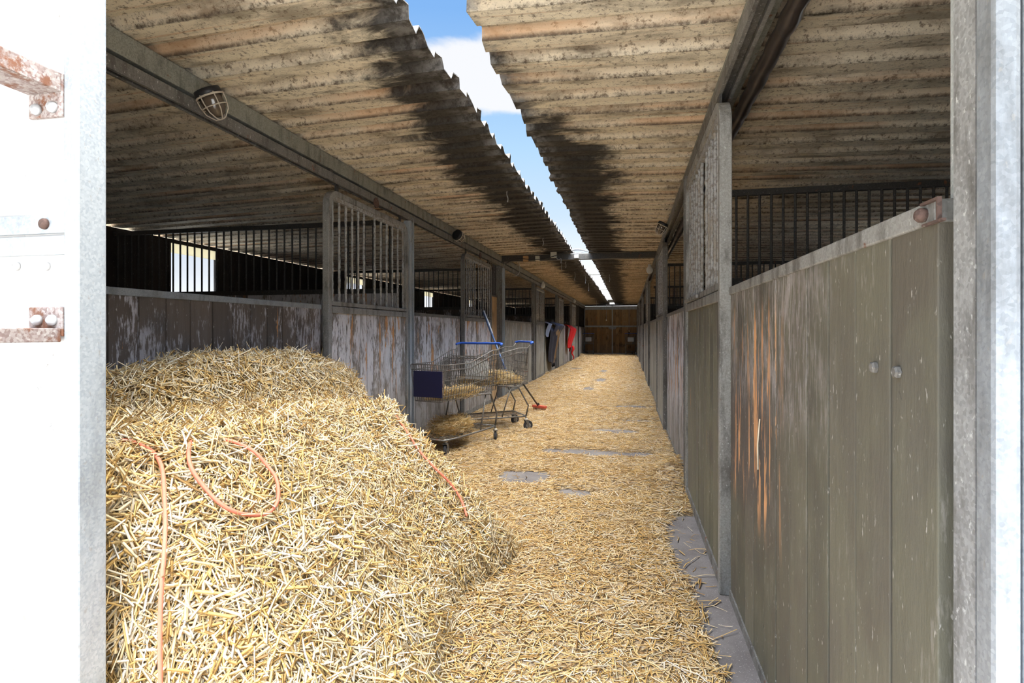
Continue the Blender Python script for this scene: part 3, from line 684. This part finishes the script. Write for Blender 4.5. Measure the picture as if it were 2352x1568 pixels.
for V, F, r in parts: Vs.append(V); Fs.append(F+off); rs.append(r); off += len(V)
o = stalk_object('loose_straw', np.concatenate(Vs), np.concatenate(Fs), np.concatenate(rs), ['straw_floor']); o['kind'] = 'stuff'; setattrs(o, 'loose golden straw stalks strewn along the aisle', 'straw')
# ------------------------------------------------------------------ straw bales
def sstep(a, b, x): t_ = np.clip((x-a)/(b-a), 0, 1); return t_*t_*(3-2*t_)
def bale1(X, Y):
    n = (fbm(X*5, Y*5, 11)-.5)
    edge = -1.22+.05*np.sin(Y*5)+n*.10
    top = .865-.05*sstep(1.6, 2.9, Y)+n*.09
    tt = (X-edge+.03)/.60; side = top*(1-.82*np.clip(tt, 0, 1)**1.02)*(1-sstep(.93, 1.06, tt))
    rear = 1-np.clip((Y-2.62)/.34-n*.2, 0, 1)**2.2; front = sstep(1.03, 1.15, Y+n*.04)
    return np.maximum(side*rear*front, -.01)
def bale2(X, Y):
    n = (fbm(X*5+9, Y*5, 21)-.5)
    top = np.interp(Y, [1.9, 2.3, 2.9, 3.2, 3.6, 3.85, 4.0], [1.0, 1.06, 1.05, 1.00, .88, .66, .3])+n*.06
    side = 1-np.clip((X+1.88)/.42, 0, 1)**1.5*1.0
    return np.maximum(top*side*sstep(1.3, 1.75, Y+n*.1-(X+2.2)*.5), -.01)*(sstep(4.02, 3.8, Y) if False else (1-sstep(3.45, 3.75, Y)))
def bale_low(X, Y): a = bale1(X, Y); return np.where(bale2(X, Y) > a, -.01, a)
def bale_high(X, Y): a = bale2(X, Y); return np.where(bale1(X, Y) >= a, -.01, a)
def bale(fn, x0, x1, y0, y1, n, name, label, down, Lr=(.06, .16)):
    xs = np.linspace(x0, x1, 90); ys = np.linspace(y0, y1, 100); X, Y = np.meshgrid(xs, ys, indexing='ij'); Z = fn(X, Y)
    P, N = sample_grid(X, Y, Z, n); k = P[:, 2] > -.005; P, N = P[k], N[k]; n = len(P)
    steep = 1-np.abs(N[:, 2])/np.linalg.norm(N, axis=1)
    tang = np.tile(np.array([[0, 0, -1.]]), (n, 1))*(steep[:, None]*down)+np.array([[.3, .3, 0]])*0
    N = N/np.linalg.norm(N, axis=1, keepdims=True)+rng.normal(size=(n, 3))*.2
    P = P+N*rng.uniform(-.004, .02, (n, 1))
    L = rng.uniform(*Lr, n)*rng.choice([.55, 1, 1.3], n, p=[.35, .5, .15])
    tilt = .22
    V, F, r = stalks(P, N, L, rng.uniform(.0018, .0062, n), tilt, .028, np.clip(rng.beta(2.2, 1.4, n), 0, 1), 2, tang)
    bv = np.stack([X, Y, Z], -1).reshape(-1, 3); nf = len(F)
    F2 = grid_faces(90, 100, len(V)); V = np.concatenate([V, bv]); r = np.concatenate([r, np.full(len(bv), .3, np.float32)])
    o = stalk_object(name, V, np.concatenate([F, F2]), r, ['straw', 'straw_body'], nf); return setattrs(o, label, 'straw bale')
bale(bale_low, -2.2, -.55, 1.0, 3.05, 100000, 'straw_bale', 'big golden straw bale in the near left corner, slumping towards the aisle', .45)
bale(bale_high, -2.2, -1.35, 1.2, 3.85, 36000, 'straw_bale', 'raised straw bale behind the slumped one, against the left plank front', .3)
# twine
def px(x, y, X=None, Y=None, Z=None):
    th = R(11.83); c, s = math.cos(th), math.sin(th); u = (x-1176)/1275; v = (759-y)/1275
    d = Vector((c*u-s, s*u+c, v))
    k = (Z-1.2)/d.z if Z is not None else (X/d.x if X is not None else Y/d.y)
    return Vector((d.x*k, d.y*k, 1.2+d.z*k))
def onbale(x, y):
    th = R(11.83); c, s = math.cos(th), math.sin(th); u = (x-1176)/1275; v = (759-y)/1275
    d = Vector((c*u-s, s*u+c, v)); k = .9
    while k < 6:
        p = d*k+Vector((0, 0, 1.2)); a = np.array([p.x]); b = np.array([p.y])
        hh = max(bale1(a, b)[0] if (-2.2 < p.x < -.55 and 1.0 < p.y < 3.05) else 0, bale2(a, b)[0] if (-2.2 < p.x < -1.35 and 1.2 < p.y < 3.85) else 0, 0)
        if p.z <= hh: break
        k += .006
    return p-d.normalized()*.068
def smoothpath(pts, it=3):
    for _ in range(it):
        q = [pts[0]]
        for a, b in zip(pts[:-1], pts[1:]): q += [a*.75+b*.25, a*.25+b*.75]
        q.append(pts[-1]); pts = q
    return pts
def twine(pl, label, r=.0055):
    pts = smoothpath([onbale(*p) for p in pl], 2)
    o = build('baling_twine', MB().tube(pts, r, 6), 'twine', smooth=True); return setattrs(o, label, 'twine', 'orange baling twines')
twine([(278, 1010), (300, 1012), (330, 1024), (358, 1042), (374, 1075), (377, 1130), (380, 1190), (378, 1260), (372, 1330), (368, 1400), (367, 1470), (368, 1530), (369, 1600)], 'salmon twine hanging down the front of the bale near the white door')
twine([(335, 992), (400, 998), (460, 1002), (520, 1008), (560, 1022), (590, 1040), (615, 1070), (635, 1095), (641, 1130), (636, 1160), (615, 1180), (585, 1184), (545, 1178), (505, 1158), (470, 1120), (440, 1080), (431, 1045), (437, 1010), (450, 985), (475, 960), (510, 945)], 'looped salmon twine lying on the slumped straw bale')
twine([(425, 958), (460, 950), (510, 944), (560, 936), (620, 928)], 'short straight salmon twine across the top of the bale')
twine([(905, 950), (935, 990), (962, 1035), (990, 1065), (1010, 1085), (1040, 1115), (1062, 1150), (1072, 1185)], 'orange twine along the far edge of the slumped bale')
# single stalk stuck on the right front
p = px(1745, 962, X=XR-.006); q = px(1741, 1078, X=XR-.010)
o = build('straw_stalk', MB().tube([p, (p+q)/2+Vector((-.003, .004, 0)), q], [.0022, .0026, .002], 6, r=.9), 'straw'); setattrs(o, 'single pale straw stalk stuck to the right entrance panel', 'straw')
# ------------------------------------------------------------------ shopping carts
def cart(label, loc, rz, sign=None, flap=True, big=False):
    """local: +y nose, -y handle"""
    T = thing('shopping_cart', label, 'shopping cart', loc, rz, 'shopping carts in the aisle')
    # basket corners: rear y=-.42 nose y=.50
    def wid(y, z): return (.265 if z > .75 else .235)-(y+.42)/.92*.075
    def top(y): return .99 if y < -.30 else (.99-(y+.30)/.42*.115 if y < .12 else .875)
    def bot(y): return .56-(y+.42)/.92*.035
    w = MB(); wr = .0032
    ysn = [(-.42+.92*k/22) for k in range(23)]
    def W_(y, z):
        f_ = (z-bot(y))/(top(y)-bot(y)); return (.225+.045*f_)-(y+.42)/.92*.07
    for sx in (-1, 1):
        for y in ysn: w.tube([(sx*W_(y, bot(y)), y, bot(y)), (sx*W_(y, top(y)), y, top(y))], wr, 4)
        for f_ in (.14, .34, .58, .84): w.tube([(sx*W_(y, bot(y)+f_*(top(y)-bot(y))), y, bot(y)+f_*(top(y)-bot(y))) for y in (-.42, -.3, -.1, .12, .5)], wr*1.15, 4)
    for k in range(13):
        f_ = -1+2*k/12; w.tube([(f_*W_(.5, bot(.5)), .5, bot(.5)), (f_*W_(.5, top(.5)), .52, top(.5))], wr, 4)
        w.tube([(f_*W_(-.42, bot(-.42)), -.42, bot(-.42)), (f_*W_(-.42, top(-.42)), -.42, top(-.42))], wr, 4)
        w.tube([(f_*W_(-.42, bot(-.42)), -.42, bot(-.42)), (f_*W_(.5, bot(.5)), .5, bot(.5))], wr, 4)
    for f_ in (.2, .4, .6, .8):
        for y in (-.42, .5):
            z = bot(y)+f_*(top(y)-bot(y)); w.tube([(-W_(y, z), y, z), (W_(y, z), y, z)], wr*1.15, 4)
    for k in range(9): y = -.42+.92*k/8; w.tube([(-W_(y, bot(y)), y, bot(y)-.003), (W_(y, bot(y)), y, bot(y)-.003)], wr*1.15, 4)
    build('basket', w, 'cart_wire', T, False)
    rim = [(-W_(y, 9e-9+top(y)), y, top(y)) for y in (-.42, -.3, -.1, .12, .5)]+[(W_(y, top(y)), y, top(y)) for y in (.5, .12, -.1, -.3, -.42)]
    build('rim', MB().tube(rim, .0055, 6).tube([(-W_(.5, bot(.5)), .5, bot(.5)), (W_(.5, bot(.5)), .5, bot(.5))], .005, 6).tube([(p[0], p[1], p[2]-.05) for p in rim], .0035, 5), 'cart_wire', T, False, smooth=True)
    # handle
    h = MB().tube([(-.285, -.44, 1.045), (-.275, -.475, 1.055), (-.24, -.485, 1.06), (.24, -.485, 1.06), (.275, -.475, 1.055), (.285, -.44, 1.045)], .0135, 10)
    hd = build('handle', h, 'blue_plastic', T, False, smooth=True); hd['label'] = 'blue plastic push bar'
    for x in (-.15, 0, .15): build('handle_label', MB().box(x-.035, x+.035, -.492, -.478, 1.069, 1.0745), 'white_plastic', hd, False)
    for sx in (-1, 1): build('handle_bracket', MB().tube([(sx*.275, -.45, 1.04), (sx*.268, -.41, .99), (sx*.25, -.40, .78)], .007, 6), 'cart_wire', T, False, smooth=True)
    # child seat flap
    s_ = MB()
    for k in range(9): x = -.17+.34*k/8; s_.tube([(x, -.40, .70), (x, -.20, .93)], .0024, 4)
    s_.tube([(-.19, -.20, .93), (.19, -.20, .93)], .0045, 5).tube([(-.19, -.40, .70), (.19, -.40, .70)], .0035, 5)
    build('seat_frame', s_, 'cart_wire', T, False)
    if flap: build('seat_flap', MB().extrude([(-.145, -.412, .665), (.145, -.412, .665), (.145, -.408, .865), (-.145, -.408, .865)], (0, .008, 0)), 'white_plastic', T, False)
    if sign: build('sign_board', MB().box(-.165, .165, .512, .522, .565, .815), 'navy_panel', T, False, bevel=.004)['label'] = 'dark navy board on the nose'
    # chassis
    c = MB()
    loop = [(-.235, -.40, .17), (-.225, -.1, .165), (-.20, .30, .16), (-.16, .47, .158), (.16, .47, .158), (.20, .30, .16), (.225, -.1, .165), (.235, -.40, .17)]
    c.tube(loop, .0095, 8)
    for sx in (-1, 1):
        c.tube([(sx*.235, -.40, .17), (sx*.24, -.43, .30), (sx*.235, -.30, .53), (sx*.225, -.05, .545)], .0095, 8)
        c.tube([(sx*.235, -.40, .17), (sx*.235, -.405, .13)], .010, 8)
        c.tube([(sx*.225, -.1, .165), (sx*.22, -.22, .54)], .008, 6)
    c.tube([(-.235, -.30, .535), (.235, -.30, .535)], .009, 8).tube([(-.235, -.40, .175), (.235, -.40, .175)], .008, 6)
    build('chassis', c, 'cart_wire', T, False, smooth=True)
    rk = MB()
    for k in range(9): x = -.17+.34*k/8; rk.tube([(x, -.38, .185), (x*.9, .44, .17)], .003, 4)
    for y in (-.2, .05, .3): rk.tube([(-.21, y, .172), (.21, y, .172)], .0035, 4)
    build('lower_rack', rk, 'cart_wire', T, False)
    rr = random.Random(int(loc[1]*100))
    for (x, y, hz) in ((-.235, -.405, .13), (.235, -.405, .13), (-.15, .44, .150), (.15, .44, .150)):
        a = rr.uniform(-.7, .7); ca, sa = math.cos(a), math.sin(a)
        def tr(p): return (x+p[0]*ca-p[1]*sa, y+p[0]*sa+p[1]*ca, p[2])
        K = build('castor', MB().lathe([(.018, hz-.012), (.022, hz+.005), (.012, hz+.016)], (x, y, 0), 'z', 12), 'cage_white', T, False)
        fk = MB()
        for sx in (-1, 1): fk.extrude([tr((sx*.020, -.018, .125)), tr((sx*.020, .022, .125)), tr((sx*.020, -.012, .045)), tr((sx*.020, -.038, .050))], Vector((ca, sa, 0))*sx*.003)
        fk.extrude([tr((-.023, -.02, .122)), tr((.023, -.02, .122)), tr((.023, .024, .122)), tr((-.023, .024, .122))], (0, 0, .006))
        build('fork', fk, 'cart_wire', K, False)
        wh = MB().lathe([(.030, -.012), (.0555, -.014), (.060, -.008), (.060, .008), (.0555, .014), (.030, .012)], (0, 0, 0), 'x', 22); wh.v = [tr((p[0], p[1]-.024, p[2]+.060)) for p in wh.v]
        build('wheel', wh, 'tyre_rubber', K, False, smooth=False)
        hb = MB().lathe([(.012, -.018), (.030, -.015), (.030, .015), (.012, .018)], (0, 0, 0), 'x', 14); hb.v = [tr((p[0], p[1]-.024, p[2]+.060)) for p in hb.v]
        build('hub', hb, 'grey_hub', K, False)
    return T
def heading(dx, dy): return math.atan2(dy, dx)-math.pi/2
def tuft(name, label, center, rx, ry, h, n, rz=0., L=(.06, .2), m='hay', hue=None):
    u = rng.normal(size=(n, 3)); u /= np.linalg.norm(u, axis=1, keepdims=True); rr = rng.uniform(0, 1, (n, 1))**.4
    p = u*rr*np.array([[rx, ry, h]]); p[:, 2] = np.abs(p[:, 2]); c, s = math.cos(rz), math.sin(rz)
    p[:, 2] *= .6+.8*fbm(p[:, 0]*9+n, p[:, 1]*9, 2)
    P = np.stack([center[0]+p[:, 0]*c-p[:, 1]*s, center[1]+p[:, 0]*s+p[:, 1]*c, center[2]+p[:, 2]], 1)
    N = np.tile([[0, 0, 1.]], (n, 1))+u*.5
    V, F, r = stalks(P, N, rng.uniform(*L, n), rng.uniform(.0022, .0052, n), .22, .12, rng.beta(2.0, 1.8, n) if hue is None else hue, 2)
    o = stalk_object(name, V, F, r, [m]); o['kind'] = 'stuff'; return setattrs(o, label, 'straw')
cA = (-1.735, 5.50, 0); rA = heading(-.27, -1.03)
cart('shopping cart nearest the bales with a dark board on its nose', cA, rA, sign=True)
cB = (-1.67, 6.57, 0); rB = heading(-.86, -.51)
cart('shopping cart standing sideways behind the nearest one, hay filling its basket', cB, rB, flap=False)
def loc2(c, rz, x, y, z): return (c[0]+x*math.cos(rz)-y*math.sin(rz), c[1]+x*math.sin(rz)+y*math.cos(rz), z)
tuft('straw_heap', 'dull hay piled on the lower rack of the nearest cart', loc2(cA, rA, 0, .12, .19), .19, .28, .16, 2200, rA)
tuft('straw_heap', 'thin hay covering the basket floor of the nearest cart', loc2(cA, rA, 0, .04, .545), .20, .44, .06, 2200, rA)
tuft('straw_heap', 'thick hay in the basket of the sideways cart', loc2(cB, rB, 0, -.02, .56), .21, .42, .14, 2800, rB)
cart('far shopping cart at the left end of the far doors', (-1.92, 28.1, 0), heading(.03, 1))
cart('far shopping cart at the right end of the far doors', (.08, 28.1, 0), heading(-.1, 1))
# ------------------------------------------------------------------ tools
a, b = Vector((-2.13, 7.95, 1.50)), Vector((-1.84, 7.05, .60))
a = px(1110, 716, Y=7.62); b = px(1160, 845, Y=7.05)
Fk = thing('hay_fork', 'long fork with dark and white shaft standing in the sideways cart', 'fork', tuple(b))
d = (b-a).normalized()
build('shaft', MB().tube([a, b+d*.15], .014, 10), 'blue_shaft', Fk, smooth=True)
build('grip', MB().tube([a-d*.02+Vector((.016, -.01, 0)), a+d*.42+Vector((.016, -.01, 0))], .010, 8), 'white_shaft', Fk, smooth=True)
a = px(1180, 850, Y=7.15); b = px(1236, 936, Z=.05)
Bm = thing('broom', 'black handled broom with red and black head resting on the floor', 'broom', (b.x, b.y, 0))
build('handle', MB().tube([a, b+Vector((0, 0, .03))], .012, 10), 'black_plastic', Bm, smooth=True)
hx = Vector((.85, -.5, 0)).normalized(); hy = Vector((-hx.y, hx.x, 0))
def obox(c, ax, ay, la, lb, z0, z1):
    p = [c+ax*la*s1+ay*lb*s2 for s1, s2 in ((-1, -1), (1, -1), (1, 1), (-1, 1))]; return MB().extrude([(q.x, q.y, z0) for q in p], (0, 0, z1-z0))
c0 = Vector((b.x+.02, b.y, 0))
hd = build('head', obox(c0, hx, hy, .12, .03, .05, .085), 'red_plastic', Bm, bevel=.005); build('socket', MB().lathe([(.022, .085), (.018, .12)], (b.x, b.y, 0), 'z', 10), 'black_plastic', hd)
br = MB()
for k in range(120):
    q = c0+hx*random.uniform(-.115, .115)+hy*random.uniform(-.028, .028); e = q+hx*random.uniform(-.02, .03); br.tube([(q.x, q.y, .055), (e.x, e.y, .002)], .0016, 3)
build('bristles', br, 'bristle', Bm)
# ------------------------------------------------------------------ horse rugs
def cloth(name, y0, y1, zbot, m, parent=None, bulge=.22, seed=0, x0=None, zt=1.405, pinch=.0, back=.25, lean=0., zb2=None):
    nu, nv = 40, 50; rr = random.Random(seed); ph = [rr.uniform(0, 6.3) for _ in range(4)]; mb = MB(); xw = XL if x0 is None else x0
    for i in range(nu):
        u = i/(nu-1)
        zb = zbot if zb2 is None else zbot+(zb2-zbot)*u
        zb += .06*math.sin(u*9+ph[0])+.04*math.sin(u*17+ph[1])
        for j in range(nv):
            v = j/(nv-1)*1.18-.18
            y = y0+(y1-y0)*(.5+(u-.5)*(1-pinch*max(v, 0)))+lean*max(v, 0)
            if v < 0: p = (xw-.055-.01*math.sin(u*12), y, zt+v/.18*back+.0)
            else:
                if j/(nv-1) < .17: pass
                z = zt+.012-(zt-zb)*v
                f_ = (math.sin(u*14+ph[2]+v*1.5)*.5+math.sin(u*27+ph[3])*.3)*.045*min(1, v*4)
                x = xw+.012+(bulge*min(1, v*5)**.7)*(.45+.55*math.sin(math.pi*(u*.8+.1)))*(.7+.3*math.cos(v*3))+f_
                if v < .03: x = xw-.05+(x-(xw-.05))*(v/.03)
                p = (x, y, z)
            mb.v.append(p); mb.r.append(0.)
    for i in range(nu-1):
        for j in range(nv-1): a = i*nv+j; mb.f.append((a, a+nv, a+nv+1, a+1))
    o = build(name, mb, m, parent, smooth=True); md = o.modifiers.new('thickness', 'SOLIDIFY'); md.thickness = .012; return o
RG = thing('horse_rug', 'dark navy horse rug with tan lining slung over the left plank front', 'horse rug', (XL+.1, 16., 0))
cloth('rug', 14.97, 16.6, .30, 'navy_cloth', RG, .28, 3, zt=1.42, pinch=.35, lean=.2, zb2=.12)
cloth('lining', 15.35, 15.75, .34, 'tan_cloth', RG, .36, 5, zt=1.43, pinch=.3, lean=.55)
cloth('edge_binding', 14.93, 15.15, 1.10, 'lightblue_cloth', RG, .20, 8, zt=1.43)
cloth('neck_flap', 15.3, 16.3, .92, 'navy_cloth', RG, .46, 9, zt=1.45, pinch=-.15, lean=.1, zb2=.8)
RB = cloth('blanket', 20.1, 21.5, .62, 'red_cloth', None, .34, 12, zt=1.42, pinch=.45, lean=-.3, zb2=.45); setattrs(RB, 'bright red blanket hanging over the left plank front', 'blanket')
# tail end of red blanket
tl = []
for k in range(12): z = .62-.5*k/11; tl.append((XL+.26+.03*math.sin(k*.9), 20.35-.1*math.sin(k*.5), z))
build('strap', MB().tube(tl, [.05-.0035*k for k in range(12)], 6), 'red_cloth', RB, smooth=True)
# ------------------------------------------------------------------ lamps, boxes, cables
def bulkhead(loc, label, rot=0., sc=1.):
    T = thing('bulkhead_lamp', label, 'lamp', loc, rot, 'caged bulkhead lamps')
    # local: hangs, axis -z tilted; glass dome along +y
    build('base', MB().lathe([(.055, -.045), (.075, -.04), (.078, -.01), (.070, .0)], (0, 0, 0), 'y', 20), 'black_plastic', T, False, smooth=True)
    build('glass', MB().lathe([(.065, .0), (.066, .03), (.058, .075), (.040, .105), (.015, .118), (.0, .12)], (0, 0, 0), 'y', 20), 'lamp_glass', T, False, smooth=True)
    cg = MB()
    for k in range(3):
        a = math.pi*k/3; cg.tube([(math.cos(a)*r_, y, math.sin(a)*r_) for (r_, y) in ((.078, -.01), (.078, .04), (.066, .09), (.03, .130), (0, .135), (-.03, .130), (-.066, .09), (-.078, .04), (-.078, -.01))], .0038, 6)
    cg.tube([(.078*math.cos(a), .0, .078*math.sin(a)) for a in [2*math.pi*k/20 for k in range(20)]], .006, 6, True).tube([(.074*math.cos(a), .06, .074*math.sin(a)) for a in [2*math.pi*k/20 for k in range(20)]], .0038, 6, True)
    build('cage', cg, 'cage_white', T, False, smooth=True)
    T.scale = (sc,)*3; return T
L1 = bulkhead(tuple(px(482, 222, X=-2.10)), 'big caged bulkhead lamp on the beam above the bales'); L1.rotation_euler = (R(-62), 0, R(-35)); L1.scale = (.86,)*3
L2 = bulkhead(tuple(px(1052, 541, X=-2.12)), 'dark bulkhead lamp on the left beam above the carts'); L2.rotation_euler = (R(-20), 0, R(-20)); L2.scale = (.9,)*3
L3 = bulkhead(tuple(px(1522, 518, X=.37)), 'dark bulkhead lamp on the right beam, second stall door'); L3.rotation_euler = (R(-60), 0, R(70)); L3.scale = (.8,)*3
def bulb(p, label):
    o = build('light_bulb', MB().lathe([(.03, .07), (.032, .03), (.055, .0), (.058, -.05), (.035, -.09), (0, -.1)], (0, 0, 0), 'z', 14), 'lamp_bulb', loc=None, smooth=True); o.location = p; return setattrs(o, label, 'lamp', 'white lamps along the beams')
bulb(px(1247, 653, X=-2.12), 'small white lamp on the left beam before the dark rugs')
bulb(px(1319.5, 690, X=-2.12), 'small white lamp on the left beam above the red blanket')
bulb(px(1492, 616, X=.38), 'small white lamp under the right end of the cross beam')
for (x, y, s, m, lb) in ((1272, 583, .07, 'cream_box', 'white junction box on the cross beam beside the ridge gap'), (1208, 593, .06, 'orange_box', 'orange brown box on the left part of the cross beam'), (1235, 592, .05, 'cream_box', 'small grey box on the left part of the cross beam'), (1324, 587, .05, 'cable_grey', 'small blue grey box hanging in the ridge gap')):
    p = px(x, y, Y=9.60); o = build('junction_box', MB().box(-s*.75, s*.75, -.05, .02, -s, s*.6), m, bevel=.006); o.location = p; setattrs(o, lb, 'box')
def cable(pts, label, r=.006, m='cable_grey'):
    o = build('cable', MB().tube(smoothpath([Vector(p) for p in pts], 3), r, 5), m, smooth=True); return setattrs(o, label, 'cable', 'loose cables')
Yc = 9.55
cable([px(1160, 606, Y=Yc), px(1185, 592, Y=Yc), px(1230, 597, Y=Yc), px(1262, 592, Y=Yc), px(1300, 578, Y=Yc), px(1330, 573, Y=Yc), px(1350, 577, Y=Yc)], 'cable running along the cross beam', .007, 'black_plastic')
cable([px(1276, 588, Y=Yc), px(1282, 598, Y=Yc), px(1290, 592, Y=Yc), px(1288, 604, Y=Yc)], 'short cable dangling below the white junction box')
cable([px(1160, 605, Y=9.7), px(1153, 620, Y=9.68), px(1152, 640, Y=9.68), px(1158, 655, Y=9.68), px(1163, 656, Y=9.68)], 'grey cable loop hanging on the bright left post')
cable([px(1191, 600, Y=9.6), px(1195, 620, Y=9.6), px(1190, 632, Y=9.6), px(1178, 634, Y=9.6)], 'cable hanging from the left part of the cross beam')
cable([px(948, 500, X=-2.18), px(951, 520, X=-2.16), px(948, 545, X=-2.16), px(944, 556, X=-2.17)], 'thin cable hanging beside the first bright left post', .004)
cable([px(1300, 577, Y=Yc), px(1325, 570, Y=Yc), px(1345, 576, Y=Yc), px(1330, 582, Y=Yc), px(1310, 583, Y=Yc)], 'tangle of pale cable across the ridge gap', .006)
for (x, y0_, y1_, Yd, lb) in ((1392.5, 700, 735, 28.8, 'white pull cord hanging before the left far door'), (1445, 710, 760, 28.0, 'pale cord hanging above the far right shopping cart')):
    p, q = px(x, y0_, Y=Yd), px(x, y1_, Y=Yd); p.z = 2.565
    T = thing('pull_cord', lb, 'cord', tuple(q)); build('cord', MB().tube([p, q], .008, 5), 'cable_grey', T); build('knob', MB().lathe([(.01, .04), (.03, .0), (.01, -.04)], tuple(q), 'z', 8), 'lamp_bulb', T)
# cobwebs / hanging threads under the roof
cw = [(1165, 440, -.95, .12), (1247, 545, -.95, .14), (1290, 600, -.97, .2), (1300, 600, -1.0, .15), (1320, 625, -1.0, .22), (1345, 634, -1.0, .2), (1352, 650, -1.0, .25), (1400, 630, -.6, .2), (1390, 646, -.62, .2), (1370, 690, -1.3, .3)]
for k, (x, y, X, ln) in enumerate(cw):
    p = px(x, y, Z=zr(X)); pts = [p+Vector((random.uniform(-.01, .01), random.uniform(-.01, .01), .02-ln*j/5)) for j in range(6)]
    o = build('cobweb', MB().tube(pts, [.003, .006, .004, .007, .005, .008], 5), 'cobweb'); setattrs(o, 'dusty cobweb strand hanging from the roof sheets', 'cobweb', 'cobweb strands under the roof')
